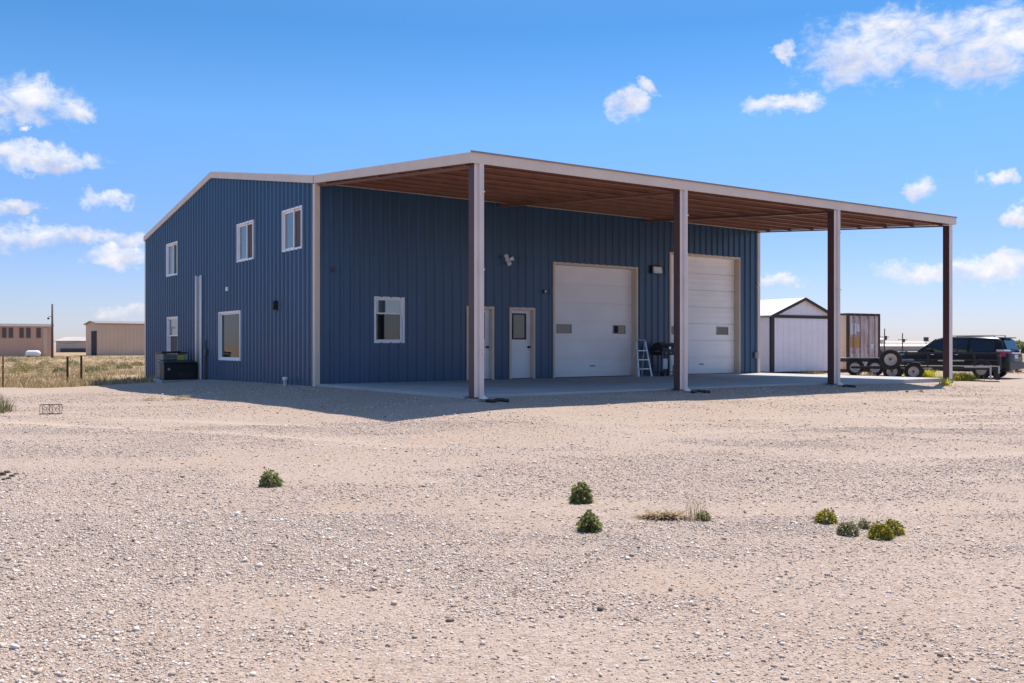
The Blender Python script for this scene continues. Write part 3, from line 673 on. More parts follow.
# ------------------------------------------------------------------ shed, container, trailers, car
def add_shed():
    A0 = Vector((at(771.5, 45.5), 45.5, 0)); A0.z = float(gz(A0.x, A0.y))
    s = empty('storage_shed', A0, R(31), 'pale grey storage shed with black corner trim and white gable roof', 'shed')
    w, l, h, r = 4.45, 6.0, 2.86, 3.72; b = .12
    f = MB(); n = 28
    def lap(P, L, top):                      # grooved vertical siding
        k = int(L/.4); 
        for i in range(k):
            a, c = L*i/k, L*(i+1)/k; e = a+.012
            f.quad(P(a,.004,b), P(e,.004,b), P(e,.004,top(e)), P(a,.004,top(a))); 
            f.quad(P(e,0,b), P(c,0,b), P(c,0,top(c)), P(e,0,top(e)))
    gt = lambda x: h+(r-h)*(1-abs(x-w/2)/(w/2)); ft = lambda x: h
    lap(lambda a,o,z: (a,o,z), w, gt); lap(lambda a,o,z: (o,a,z), l, ft); lap(lambda a,o,z: (a,l-o,z), w, gt); lap(lambda a,o,z: (w-o,a,z), l, ft)
    f.build('wall', M['shed'], s)
    f = MB()
    for x0, xr in ((-.12, w/2), (w+.12, w/2)):
        za = h-.12*(r-h)/(w/2); f.hexa([(x0,-.12,za),(xr,-.12,r),(xr,l+.12,r),(x0,l+.12,za),(x0,-.12,za+.05),(xr,-.12,r+.05),(xr,l+.12,r+.05),(x0,l+.12,za+.05)])
    f.build('roof', M['shedroof'], s)
    f = MB(); tkn = .13
    for x0 in (-.14, w+.14):
        za = h-.14*(r-h)/(w/2); f.hexa([(x0,-.16,za-.09),(w/2,-.16,r-.09),(w/2,-.122,r-.09),(x0,-.122,za-.09),(x0,-.16,za+.06),(w/2,-.16,r+.06),(w/2,-.122,r+.06),(x0,-.122,za+.06)])
    f.box(-.03, w+.03, -.04, -.005, h-.12, h+.03)
    for x0, x1 in ((-.04, .17), (w-.17, w+.04)): f.box(x0, x1, -.035, -.004, b, h-.121)
    f.box(-.04, -.004, .0, .10, b, h-.05); f.box(-.04, -.004, .101, l, h-.09, h-.02)
    f.build('trim', M['trimblack'], s)
    f = MB(); f.box(.0, w, .1, .25, -.2, b-.005); f.box(.0, w, l-.3, l-.1, -.2, b-.005); f.box(w*.3, w*.34, .26, l-.31, -.2, b-.005); f.build('skid', M['woodpole'], s)
add_shed()
def add_container():
    c0 = Vector((at(848, 48.6), 48.6, 0)); c0.z = float(gz(c0.x, c0.y))
    s = empty('shipping_container', c0, R(29), 'faded pinkish shipping container with locking bars and stickers behind the tandem trailer', 'container')
    w, l, h = 2.44, 6.06, 3.05
    f = MB(); n = 22
    for i in range(n):                       # corrugated long sides
        a, c = .12+(l-.24)*i/n, .12+(l-.24)*(i+1)/n; q = (c-a)/4
        for x, sg in ((.03, 1), (w-.03, -1)):
            pts = [(a,0),(a+q,.035),(a+2*q,.035),(a+3*q,0),(c,0)]
            for (p0, o0), (p1, o1) in zip(pts, pts[1:]): f.quad((x+sg*o0,p0,.15),(x+sg*o1,p1,.15),(x+sg*o1,p1,h-.1),(x+sg*o0,p0,h-.1))
    f.box(.1, w-.1, l-.06, l-.03, .15, h-.1); f.box(.05, w-.05, .05, l-.05, h-.06, h-.03); f.build('wall', M['contside'], s)
    f = MB()
    for x in (0, w-.12):
        for y in (0, l-.12): f.box(x, x+.12, y, y+.12, 0, h)
    for x in (.0, w-.1): f.box(x, x+.1, .121, l-.121, 0, .15); f.box(x, x+.1, .121, l-.121, h-.1, h)
    for y in (0, l-.12): f.box(.121, w-.121, y, y+.12, 0, .15); f.box(.121, w-.121, y, y+.12, h-.12, h)
    f.build('frame', M['rust'], s)
    for k in range(2):
        x0 = .125+k*(w/2-.12); x1 = x0+w/2-.135; f = MB(); f.box(x0, x1, .03, .07, .16, h-.13)
        for j in range(5): f.box(x0+.06+j*.19, x0+.15+j*.19, .012, .0295, .25, h-.22)
        d = f.build('door', M['cont'], s)
        for t in (.28, .72):
            xb = x0+(x1-x0)*t; f = MB(); f.tube([(xb,-.03,.08),(xb,-.03,h-.05)], .022, 8)
            for z in (.2, 1.0, 1.3, h-.25): f.box(xb-.05, xb+.05, -.045, .011, z, z+.06)
            f.build('locking_bar', M['grey'], d)
    for (a, c, q0, q1) in ((.18,.62,1.95,2.55),(.66,.95,2.1,2.5),(1.7,2.0,1.2,1.45),(.20,.42,.5,.95),(.70,.92,.55,.85),(1.4,1.62,2.0,2.3)):
        f = MB(); f.box(a, c, .004, .0115, q0, q1); f.build('sticker', M['boxpaper'], s)
    f = MB(); f.box(.20, .92, .002, .0118, 1.28, 1.82); f.build('sticker', M['orange'], s)
add_container()
def wheel(name, c, r, w, parent, axis='y'):
    f = MB(); f.lathe([(r*.58,-w/2),(r*.9,-w/2),(r,-w*.32),(r,w*.32),(r*.9,w/2),(r*.58,w/2),(r*.56,0),(r*.58,-w/2)], c, axis, 28)
    t = f.build(name, M['rubber'], parent, True)
    f = MB(); q = -w*.30
    f.lathe([(0,q-.02),(.05,q-.02),(.06,q),(r*.30,q+.01),(r*.44,q-.012),(r*.52,q-.03),(r*.585,q-.045),(r*.585,w*.4),(0,w*.4)], c, axis, 24)
    for k in range(6):
        a = 2*PI*k/6; 
        if axis == 'y': f.lathe([(0,q-.012),(.016,q-.012),(.016,q+.02)], (c[0]+.1*math.cos(a),c[1],c[2]+.1*math.sin(a)), 'y', 6)
    rm = f.build('rim', M['rim'], t, True)
    f = MB(); f.lathe([(0,q-.05),(.035,q-.048),(.04,q-.015)], c, axis, 12); f.build('hub', M['black'], t)
    return t
def add_trailers():
    # tandem-axle trailer with a round-cornered fender, parked before the container
    Y = 42.4; x = at(865, Y); th = R(-21); z = float(gz(x, Y))
    s = empty('flatbed_trailer', (x, Y, z), th, 'black flatbed trailer with two side-by-side wheels under a steel fender', 'trailer', 'trailers by the car')
    for dx in (-.42, .42): wheel('wheel', (dx, 0, .36), .375, .22, s)
    for dx in (-.42, .42): wheel('wheel', (dx, 1.75, .36), .375, .22, s)
    f = MB(); f.box(-1.5, 1.15, .18, .27, .62, .76); f.box(-1.5, 1.15, 1.4, 1.49, .62, .76)
    for k in range(5): f.box(-1.5+k*.65, -1.44+k*.65, .271, 1.399, .63, .75)
    f.bar((1.15, .25, .66), (1.9, .84, .60), .09); f.bar((1.15, 1.45, .66), (1.9, .84, .60), .09); f.box(1.14, 1.2, .19, 1.48, .6, 1.0)
    fr = f.build('frame', M['darkgrey'], s)
    f = MB(); f.box(-1.48, 1.13, .19, 1.48, .761, .80); f.build('deck', M['grey'], s)
    f = MB()
    pts = [(-.95,.5),(-.78,.80),(.78,.80),(.98,.5)]
    for (a, za), (b_, zb) in zip(pts, pts[1:]): f.hexa([(a,-.14,za),(b_,-.14,zb),(b_,.14,zb),(a,.14,za),(a,-.14,za+.02),(b_,-.14,zb+.02),(b_,.14,zb+.02),(a,.14,za+.02)])
    f.build('fender', M['grey'], s)
    f = MB(); f.tube([(1.75,.6,.0),(1.75,.6,1.1)], .04); f.box(1.65, 1.85, .5, .7, -.0, .03); f.build('jack', M['darkgrey'], s)
    f = MB(); f.box(1.45, 1.7, .42, .44, .85, 1.1); f.build('plate', M['white'], s)
    # open utility trailer with two rails and the spare wheel on its side
    Y = 35.9; x = at(938, Y); th = R(-25); z = float(gz(x, Y)); 
    s = empty('utility_trailer', (x, Y, z), th, 'black open utility trailer with side rails and a spare wheel standing on its side', 'trailer', 'trailers by the car')
    a, b_ = -2.0, 2.1
    f = MB(); f.box(a, b_, 0, .07, .42, .52); f.box(a, b_, 1.75, 1.82, .42, .52)
    for k in range(7): f.box(a+k*.67, a+.06+k*.67, .071, 1.749, .43, .50)
    f.bar((a, .1, .46), (a-1.2, .9, .46), .09); f.bar((a, 1.7, .46), (a-1.2, .9, .46), .09)
    for y in (0, 1.76): f.box(b_-.15, b_, y, y+.06, .05, .419)
    f.build('frame', M['blackmetal'], s)
    f = MB(); f.box(a+.02, b_-.02, .075, 1.745, .521, .55); f.build('deck', M['woodpole'], s)
    for y in (0, 1.76):
        f = MB(); f.box(a, b_, y, y+.06, 1.02, 1.08); f.box(a, b_, y+.01, y+.05, .76, .80)
        for k in range(6): f.box(a+k*.808, a+.05+k*.808, y+.005, y+.055, .521, 1.019)
        f.build('side_rail', M['blackmetal'], s)
    for (p0, p1, z0) in ((-1.55, -.85, .76), (.0, .9, .74), (-1.5, -.2, .44), (.9, 1.75, .50)):
        f = MB(); f.box(p0, p1, -.012, -.001, z0, z0+.05); f.build('reflector_strip', M['rim'], s)
    f = MB(); f.box(b_+.001, b_+.05, 0, 1.82, .45, .50); f.box(b_+.001, b_+.05, 0, 1.82, .90, .95)
    for k in range(5): f.box(b_+.001, b_+.05, k*.44, k*.44+.05, .501, .899)
    f.build('tailgate', M['darkgrey'], s)
    for dx in (-1.62, -.85):
        for y in (-.16, 1.98): wheel('wheel', (dx, y, .335), .335, .19, s)
    f = MB(); f.box(-2.02, -.45, -.28, -.02, .70, .72); f.build('fender', M['darkgrey'], s)
    wheel('spare_wheel', (-1.66, -.33, .80), .40, .22, s)
    f = MB(); f.box(b_-.06, b_, -.08, -.013, .30, .58); f.box(b_-.34, b_-.28, -.08, -.013, .05, .60); f.build('ramp_hook', M['rim'], s)
    f = MB(); f.box(a-.06, a-.01, .05, 1.77, .7, 1.15); f.build('headboard', M['darkgrey'], s)
add_trailers()
def add_suv():
    X, Y = at(1012, 39.0), 39.0; z = float(gz(X, Y)); hd = math.atan2(.72, -.69)
    rc = Vector((X, Y, z)) + Vector((math.cos(hd), math.sin(hd), 0))*2.35
    s = empty('suv', (rc.x, rc.y, z), hd, 'glossy black family SUV with red tail lamps parked behind the utility trailer', 'car')
    # x forward, y left; lower body lofted from stations (x, sill z, widest half-width, shoulder z, top z)
    st = [(-2.50,.42,.80,.98,1.02),(-2.42,.34,.93,1.02,1.08),(-1.9,.30,.985,1.03,1.10),(-1.0,.28,.995,1.02,1.10),(.3,.28,.995,1.0,1.08),(1.0,.28,.99,.98,1.05),(1.6,.29,.975,.94,1.02),(2.1,.31,.94,.86,.95),(2.42,.34,.84,.76,.84),(2.55,.42,.66,.62,.70)]
    f = MB(); rings = []
    for (x, zb, w, zs, zt) in st:
        zm = (zb+zs)*.5
        half = [(w*.55,zb),(w*.93,zb+.03),(w,zm-.05),(w*.995,zm+.12),(w*.97,zs),(w*.90,zt)]
        rings.append([(x,y,q) for y,q in half]+[(x,-y,q) for y,q in half[::-1]])
    n = 12
    for r_ in rings: f.v += r_
    for i in range(len(rings)-1):
        for k in range(n): f.f.append((i*n+k, i*n+(k+1)%n, (i+1)*n+(k+1)%n, (i+1)*n+k))
    f.f.append(tuple(range(n))); f.f.append(tuple((len(rings)-1)*n+k for k in range(n))[::-1])
    body = f.build('body', M['paint'], s, True, bevel=.03)
    # cabin: roof and pillars
    cs = [(-2.38,1.06,.87,1.10,.86),(-2.20,1.06,.90,1.60,.76),(-2.05,1.06,.90,1.72,.72),(-1.0,1.06,.905,1.775,.715),(.1,1.06,.905,1.75,.71),(.45,1.06,.90,1.66,.715),(1.30,1.03,.87,1.06,.85)]
    f = MB(); n = 6
    for (x, zb, wb, zt, wt) in cs:
        f.v += [(x,wb,zb),(x,wt+.03,zt-.07),(x,wt-.08,zt),(x,-wt+.08,zt),(x,-wt-.03,zt-.07),(x,-wb,zb)]
    for i in range(len(cs)-1):
        for k in range(n): f.f.append((i*n+k, i*n+(k+1)%n, (i+1)*n+(k+1)%n, (i+1)*n+k))
    f.f.append(tuple(range(n))); f.f.append(tuple((len(cs)-1)*n+k for k in range(n))[::-1])
    f.build('cabin', M['paint'], s, True, bevel=.025)
    def side(x, zz, sg):                     # a point just outside the cabin's side
        i = max(k for k in range(len(cs)) if cs[k][0] <= x); i = min(i, len(cs)-2); t = (x-cs[i][0])/(cs[i+1][0]-cs[i][0])
        g = lambda j: cs[i][j]*(1-t)+cs[i+1][j]*t
        zb, wb, zt, wt = g(1), g(2), g(3)-.07, g(4)+.03
        q = (zz-zb)/max(zt-zb, .01); return (x, sg*(wb+(wt-wb)*q+.012), zz)
    for sg in (1, -1):
        for pts in ([(1.02,1.10),(.12,1.10),(.12,1.60),(.40,1.56)], [(.02,1.10),(-.88,1.11),(-.88,1.63),(.02,1.61)], [(-1.0,1.12),(-1.98,1.16),(-1.93,1.57),(-1.0,1.63)]):
            f = MB(); A_ = [side(x, q, sg) for x, q in pts]; B_ = [(x, y-sg*.05, q) for x, y, q in A_]; f.hexa(A_+B_); f.build('side_window', M['carglass'], s)
        f = MB(); f.bar((-1.9, sg*.62, 1.80), (.1, sg*.62, 1.795), .035, .025)
        for x in (-1.88, -.9, .08): f.box(x-.03, x+.03, sg*.62-.02, sg*.62+.02, 1.74, 1.787)
        f.build('roof_rail', M['alu'], s)
        f = MB(); A_ = [(-2.53,sg*.50,.92),(-2.40,sg*.96,.92),(-2.36,sg*.955,1.14),(-2.46,sg*.52,1.14)]; f.hexa(A_+[(x+.32,y*1.035,q) for x,y,q in A_]); tl = f.build('tail_lamp', M['redlens'], s)
        f = MB(); A_ = [(-2.49,sg*.54,1.141),(-2.39,sg*.96,1.141),(-2.37,sg*.955,1.21),(-2.46,sg*.55,1.21)]; f.hexa(A_+[(x+.30,y*1.03,q) for x,y,q in A_]); f.build('reverse_lens', M['alu'], tl)
        f = MB(); f.box(.55, .78, *sorted((sg*.93, sg*1.10)), 1.10, 1.25); f.build('mirror', M['paint'], s, bevel=.03)
        f = MB(); f.box(2.30, 2.46, *sorted((sg*.5, sg*.80)), .72, .86); f.build('headlight', M['alu'], s, bevel=.02)
        for x in (.55, -.45): 
            f = MB(); f.box(x-.12, x+.02, *sorted((sg*.985, sg*1.015)), .98, 1.01); f.build('door_handle', M['alu'], s)
        for x in (-1.5, 1.5):
            f = MB(); pts = [(x+.46*math.cos(t), .38+.46*math.sin(t)) for t in np.linspace(-.15, PI+.15, 16)]
            y0, y1 = sg*.985, sg*1.005
            f.add([(a, y1, q) for a, q in pts], [tuple(range(16))]); f.add([(a, sg*.94, q) for a, q in pts], [tuple(range(16))])
            for k in range(15): f.quad((pts[k][0],y1,pts[k][1]),(pts[k+1][0],y1,pts[k+1][1]),(pts[k+1][0],sg*.94,pts[k+1][1]),(pts[k][0],sg*.94,pts[k][1]))
            f.build('wheel_arch', M['cartrim'], s)
            f = MB(); c = (x, sg*.93, .37); r_, w = .37, .24
            f.lathe([(r_*.6,-w/2),(r_*.92,-w/2),(r_,-w*.3),(r_,w*.3),(r_*.92,w/2),(r_*.6,w/2)], c, 'y', 26); wh = f.build('wheel', M['rubber'], s, True)
            f = MB(); q = sg*w/2; f.lathe([(0,q*.8),(.06,q*.85),(.24,q*.7),(.25,q*.95),(.26,-q)], c, 'y', 22); f.build('rim', M['rim'], wh)
    f = MB(); A_ = [(-2.36,.68,1.24),(-2.36,-.68,1.24),(-2.19,-.62,1.62),(-2.19,.62,1.62)]; f.hexa([(x-.03,y,q) for x,y,q in A_]+[(x+.03,y,q) for x,y,q in A_]); f.build('rear_window', M['carglass'], s)
    f = MB(); A_ = [(1.22,.78,1.10),(1.22,-.78,1.10),(.48,-.66,1.64),(.48,.66,1.64)]; f.hexa([(x+.03,y,q+.02) for x,y,q in A_]+[(x-.02,y,q) for x,y,q in A_]); f.build('windscreen', M['carglass'], s)
    f = MB(); f.box(-2.56, -2.40, -.86, .86, .40, .70); f.build('bumper', M['cartrim'], s, bevel=.04)
    f = MB(); f.box(-2.525, -2.50, -.18, .18, .84, 1.0); f.build('licence_plate', M['boxpaper'], s)
    f = MB(); f.box(-2.52, -2.49, -.5, .5, 1.04, 1.09); f.build('tailgate_trim', M['alu'], s)
    f = MB(); f.box(-2.32, -2.10, -.62, .62, 1.68, 1.72); f.build('spoiler', M['paint'], s, bevel=.015)
    for sg in (1, -1):
        f = MB(); f.tube([(-2.3, sg*.5, .30), (-2.58, sg*.5, .30)], .04, 10); f.build('exhaust_pipe', M['alu'], s)
add_suv()

# ------------------------------------------------------------------ far buildings, poles, fence
def gl(x, y): return float(gz(x, y, False))
def add_far():
    Y = 129; xr = at(51.5, Y); z = gl(xr, Y); k = 4.45
    s = empty('long_building', (xr, Y, z), R(27), 'long low reddish tan building with narrow dark windows and white roof edge', 'building')
    f = MB(); f.box(-45, 0, 0, 12, -.5, k-.35); f.build('wall', M['tanred'], s)
    f = MB(); f.box(-45.3, .3, -.4, 12.4, k-.34, k); f.build('roof', M['roofwhite'], s)
    for px in (-9, -2, 4.5, 11, 21.5, 28.3, 38.5):
        c = (px-51.5)/(FPX/Y)*.885; f = MB(); f.box(c-.30, c+.30, -.05, .1, 2.5, 3.95); w = f.build('window', M['taupe'], s)
        f = MB(); f.box(c-.24, c+.24, -.07, -.0505, 2.58, 3.88); f.build('pane', M['screen'], w)
    f = MB(); f.box(-1.0, -.5, -.08, .1, .2, 3.9); f.build('panel', M['tan'], s)
    Y = 140; xc = at(98, Y); z = gl(xc, Y)
    s = empty('metal_barn', (xc, Y, z), R(36), 'tan metal barn with a tall dark doorway in its narrow end', 'barn')
    h = 4.75; r = 5.15; b = -.5; ex, ey = 0., 8.2       # the end wall runs back and to the left
    f = MB(); L = 34
    f.quad((0,0,b),(L,0,b),(L,0,h),(0,0,h)); f.quad((ex,ey,b),(ex+L,ey,b),(ex+L,ey,h),(ex,ey,h))
    for o in (0, L): f.add([(o,0,b),(o+ex,ey,b),(o+ex,ey,h),(o+ex/2,ey/2,r),(o,0,h)], [(0,1,2,3,4)])
    for i in range(60): f.box(i*.56, i*.56+.05, -.03, -.002, b, h-.05)
    f.build('wall', M['tan'], s)
    f = MB()
    for (x0,y0) in ((0.,-.2),(ex,ey+.2)):
        f.hexa([(x0-.3,y0,h-.05),(x0+L+.3,y0,h-.05),(ex/2+L+.3,ey/2,r),(ex/2-.3,ey/2,r),(x0-.3,y0,h+.1),(x0+L+.3,y0,h+.1),(ex/2+L+.3,ey/2,r+.15),(ex/2-.3,ey/2,r+.15)])
    f.build('roof', M['taupe'], s)
    f = MB(); q = lambda t, zz, o: (-o, ey*t, zz); f.hexa([q(.1,0,.05),q(.52,0,.05),q(.52,0,-.1),q(.1,0,-.1),q(.1,3.7,.05),q(.52,3.7,.05),q(.52,3.7,-.1),q(.1,3.7,-.1)]); f.build('doorway', M['barndark'], s)
    Y = 210; xl = at(56, Y); z = gl(xl, Y)
    s = empty('pale_building', (xl, Y, z), 0, 'pale grey building far away between the pole and the barn', 'building')
    f = MB(); f.box(0, 14, 0, 10, -.5, 2.6); f.build('wall', M['palewall'], s); f = MB(); f.hexa([(-.3,-.3,2.601),(14.3,-.3,2.601),(14.3,10.3,2.601),(-.3,10.3,2.601),(-.3,4.8,3.5),(14.3,4.8,3.5),(14.3,5.2,3.5),(-.3,5.2,3.5)]); f.build('roof', M['palewall'], s)
    f = MB(); f.box(1, 13, -.05, .1, -.2, .9); f.build('door', M['darkgrey'], s)
    Y = 112; x = at(52.3, Y); z = gl(x, Y)
    s = empty('utility_pole', (x, Y, z), 0, 'bare wooden utility pole with a small lamp beside the long tan building', 'utility pole', 'wooden poles on the plain')
    f = MB(); f.tube([(0,0,-.5),(0,0,6.45)], [.15,.10], 10); f.build('pole', M['woodpole'], s, True)
    f = MB(); f.tube([(0,0,4.9),(-.45,0,4.95)], .03); f.build('arm', M['woodpole'], s)
    f = MB(); f.lathe([(0,.1),(.1,.08),(.14,-.1),(0,-.15)], (-.47,0,4.75), 'z', 10); f.build('lamp', M['blackmetal'], s)
    f = MB(); e = (at(80, 139)-x, 27.0, 2.2); f.tube([(0,0,2.1)]+[(e[0]*t, e[1]*t, 2.1+(e[2]-2.1)*t-1.4*t*(1-t)) for t in (.2,.4,.6,.8)]+[e], .035, 6); f.build('cable', M['blackmetal'], s)
    Y = 118; x = at(33, Y); z = gl(x, Y)
    s = empty('gas_tank', (x, Y, z-.25), R(4), 'white horizontal gas tank in front of the long tan building', 'tank')
    f = MB(); f.lathe([(0,-.9),(.22,-.86),(.36,-.7),(.4,-.5),(.4,.5),(.36,.7),(.22,.86),(0,.9)], (0,0,.75), 'x', 18); f.build('tank', M['roofwhite'], s, True)
    for dx in (-.6, .6): 
        f = MB(); f.box(dx-.1, dx+.1, -.35, .35, -.1, .40); f.build('leg', M['grey'], s)
    # fence at the edge of the yard
    pts = [(3, 388), (67.5, 384), (81.3, 382.5)]; P = [gp(*q) for q in pts]; P = [P[0]+(P[0]-P[1])*1.0]+P
    s = empty('wire_fence', P[1], 0, 'rusty steel fence posts strung with thin wire at the field edge', 'fence')
    for i, p in enumerate(P):
        q = p-P[1]; r_ = .045 if i >= 2 else .025; f = MB(); f.tube([(q.x,q.y,q.z-.3),(q.x,q.y,q.z+1.13)], r_, 8); f.build('post', M['rust'], s)
    for hgt in (.35, .7, 1.05):
        f = MB(); f.tube([tuple(p-P[1]+Vector((0,-.03,hgt))) for p in P], .0035, 4); f.build('wire', M['rust'], s)
    # right side, across the plain
    Y = 240; xl = at(870, Y); z = gl(xl, Y)
    s = empty('low_building', (xl, Y, z), R(2), 'long low grey building with white roof on the horizon behind the trailers', 'building')
    f = MB(); f.box(0, 19, 0, 8, -.5, 1.3); f.build('wall', M['palewall'], s)
    f = MB(); f.hexa([(-.3,-.3,1.301),(19.3,-.3,1.301),(19.3,8.3,1.301),(-.3,8.3,1.301),(-.3,3.8,1.95),(19.3,3.8,1.95),(19.3,4.2,1.95),(-.3,4.2,1.95)]); f.build('roof', M['roofwhite'], s)
    Y = 300; xl = at(884, Y); z = gl(xl, Y)
    s = empty('grey_barn', (xl, Y, z), 0, 'grey metal barn on the horizon behind the low white-roofed building', 'barn')
    f = MB(); f.box(0, 14, 0, 9, -.5, 2.3); f.build('wall', M['grey'], s); f = MB(); f.hexa([(-.3,-.3,2.301),(14.3,-.3,2.301),(14.3,9.3,2.301),(-.3,9.3,2.301),(-.3,4.3,2.9),(14.3,4.3,2.9),(14.3,4.7,2.9),(-.3,4.7,2.9)]); f.build('roof', M['palewall'], s)
    for px, Y, h, lab in ((884.6, 230, 5.6, 'tallest thin utility pole on the horizon right of the container'), (902.5, 230, 4.5, 'shorter thick utility pole on the horizon above the spare wheel')):
        x = at(px, Y); s = empty('utility_pole', (x, Y, gl(x, Y)), 0, lab, 'utility pole', 'wooden poles on the plain')
        f = MB(); f.tube([(0,0,-.5),(0,0,h)], [.17,.12], 8); f.build('pole', M['woodpole'], s)
        f = MB(); f.box(-1.1, 1.1, -.08, .08, h*.62, h*.62+.14); f.box(.15, .55, -.2, .2, h*.5, h*.68); f.build('crossarm', M['woodpole'], s)
    x = at(926, 230); s = empty('sign_board', (x, 230, gl(x, 230)), 0, 'small dark square sign on a thin post on the horizon', 'sign')
    f = MB(); f.tube([(0,0,-.5),(0,0,2.9)], .07, 6); f.build('post', M['woodpole'], s); f = MB(); f.box(-.6, .6, -.12, .02, 2.5, 3.5); f.build('board', M['darkgrey'], s)
    x = at(880.5, 235); s = empty('water_tank', (x, 235, gl(x, 235)), 0, 'small white raised tank on the horizon close to the container', 'tank')
    f = MB(); f.lathe([(0,2.2),(.75,2.2),(.8,2.3),(.8,3.0),(.4,3.25),(0,3.3)], (0,0,0), 'z', 16); f.build('tank', M['roofwhite'], s)
    for sx in (-.5, .5):
        for sy in (-.5, .5): f = MB(); f.bar((sx,sy,-.4),(sx,sy,2.19), .12); f.build('leg', M['grey'], s)
add_far()

# ------------------------------------------------------------------ plants
M['leafgreen'] = island_mat('weed_leaf_green', [(0,(.13,.145,.05)),(.5,(.23,.245,.085)),(1,(.38,.37,.17))], .55, .4)
M['leafyellow'] = island_mat('weed_leaf_yellow', [(0,(.14,.15,.03)),(.45,(.28,.26,.04)),(.8,(.45,.38,.04)),(1,(.65,.52,.05))], .6, .25)
M['leafgrey'] = island_mat('weed_leaf_grey_green', [(0,(.15,.155,.075)),(.6,(.25,.24,.12)),(1,(.40,.36,.18))], .6, .2)
M['straw'] = island_mat('dry_straw', [(0,(.22,.14,.08)),(.5,(.38,.27,.15)),(1,(.52,.42,.26))], .8, .25)
M['fieldgrass'] = island_mat('dry_field_grass', [(0,(.30,.20,.09)),(.35,(.46,.33,.17)),(.7,(.60,.45,.25)),(.9,(.68,.56,.36)),(1,(.32,.30,.10))], .8, .3)
M['yellowweed'] = island_mat('flowering_yellow_weed', [(0,(.36,.36,.06)),(.4,(.60,.54,.08)),(1,(.80,.70,.12))], .7, .55)
M['strawgreen'] = island_mat('half_dry_grass', [(0,(.20,.19,.09)),(.5,(.34,.30,.15)),(1,(.55,.46,.28))], .7, .3)
M['yucca'] = island_mat('spiky_blue_green_leaf', [(0,(.12,.125,.06)),(.6,(.20,.20,.10)),(1,(.40,.34,.19))], .6, .2)
def leaves(n, rx, ry, h, ll, lw, seed, droop=.9, shell=.55):
    g = np.random.default_rng(seed)
    d = g.normal(size=(n,3)); d[:,2] = np.abs(d[:,2]); d /= np.linalg.norm(d, axis=1)[:,None]
    lump = .90+.13*np.sin(d[:,0]*5+seed)*np.cos(d[:,1]*4+seed*2)
    r = (shell+(1-shell)*g.random(n)**.7)*lump
    C = d*r[:,None]*np.array([rx, ry, h]); C[:,2] += .01
    a = d + g.normal(0, .45, (n,3)); a[:,2] += .05-droop*g.random(n); a /= np.linalg.norm(a, axis=1)[:,None]
    s = np.cross(a, g.normal(size=(n,3))); s /= np.linalg.norm(s, axis=1)[:,None]
    L = ll*g.uniform(.6, 1.3, n)[:,None]; Wd = lw*g.uniform(.7, 1.3, n)[:,None]
    tip = C+a*L; tip[:,2] -= droop*L[:,0]*.3; mid = C+a*L*.5
    V = np.stack([C, mid+s*Wd/2, tip, mid-s*Wd/2], 1).reshape(-1,3)
    F = np.arange(n*4).reshape(-1,4); return V, F
def bush(name, px, py, rx, h, n, ll, lw, mt, seed, label, cat='weed', group=None, dz=0, pos=None):
    p = pos or gp(px, py); V, F = leaves(n, rx, rx*.9, h, ll, lw, seed)
    o = empty(name, p, 0, label, cat, group); np_mesh('foliage', V, F, mt, o)
    f = MB(); g = random.Random(seed)
    for k in range(7): a = g.uniform(0, 6.28); f.tube([(0,0,-.03),(math.cos(a)*rx*.4,math.sin(a)*rx*.4,h*.5),(math.cos(a)*rx*.7,math.sin(a)*rx*.7,h*.75)], [.006,.004,.002], 5)
    f.build('stem', M['leafgrey'], o); return o
YG = 'low weeds growing in the gravel yard'
bush('weed', 270, 487, .115, .17, 420, .046, .026, M['leafgreen'], 3, 'small dark green weed alone on the left half of the gravel', group=YG)
bush('weed', 581, 503.5, .097, .19, 520, .046, .030, M['leafgreen'], 4, 'dark round green weed standing just behind its twin in mid yard', group=YG)
bush('weed', 589, 531.5, .086, .15, 520, .046, .026, M['leafgreen'], 5, 'round green weed in mid yard, nearest the camera of the two', group=YG)
bush('weed', 826.5, 522.5, .085, .115, 520, .032, .014, M['leafyellow'], 6, 'yellow flowered weed farthest left of the low cluster on the right', group=YG)
bush('weed', 848.5, 533.5, .082, .10, 420, .034, .014, M['leafgrey'], 7, 'grey green weed between the two yellow ones on the right', group=YG)
bush('weed', 864.5, 527.5, .05, .062, 200, .028, .011, M['leafgrey'], 8, 'tiniest grey green weed of the cluster on the right', group=YG)
bush('weed', 880.5, 536.5, .095, .115, 700, .034, .015, M['leafyellow'], 9, 'largest yellow green weed, in front at the right end of the cluster', group=YG)
bush('weed', 892.5, 532.5, .085, .115, 480, .032, .014, M['leafyellow'], 10, 'yellow weed touching the back of the largest one at right', group=YG)
bush('weed', 428/1, 0, .04, .05, 60, .03, .012, M['leafgrey'], 12, 'sparse tiny green weed on gravel left of the last canopy post', group=YG, pos=gp(907, 392))
bush('weed', 0, 0, .05, .07, 80, .03, .012, M['leafgrey'], 13, 'sparse tiny weed on gravel just before the last canopy post', group=YG, pos=gp(921, 391.5))
def blade_faces(n): return (np.array([(0,1,2),(0,2,4),(4,2,3)])[None]+5*np.arange(n)[:,None,None]).reshape(-1,3)
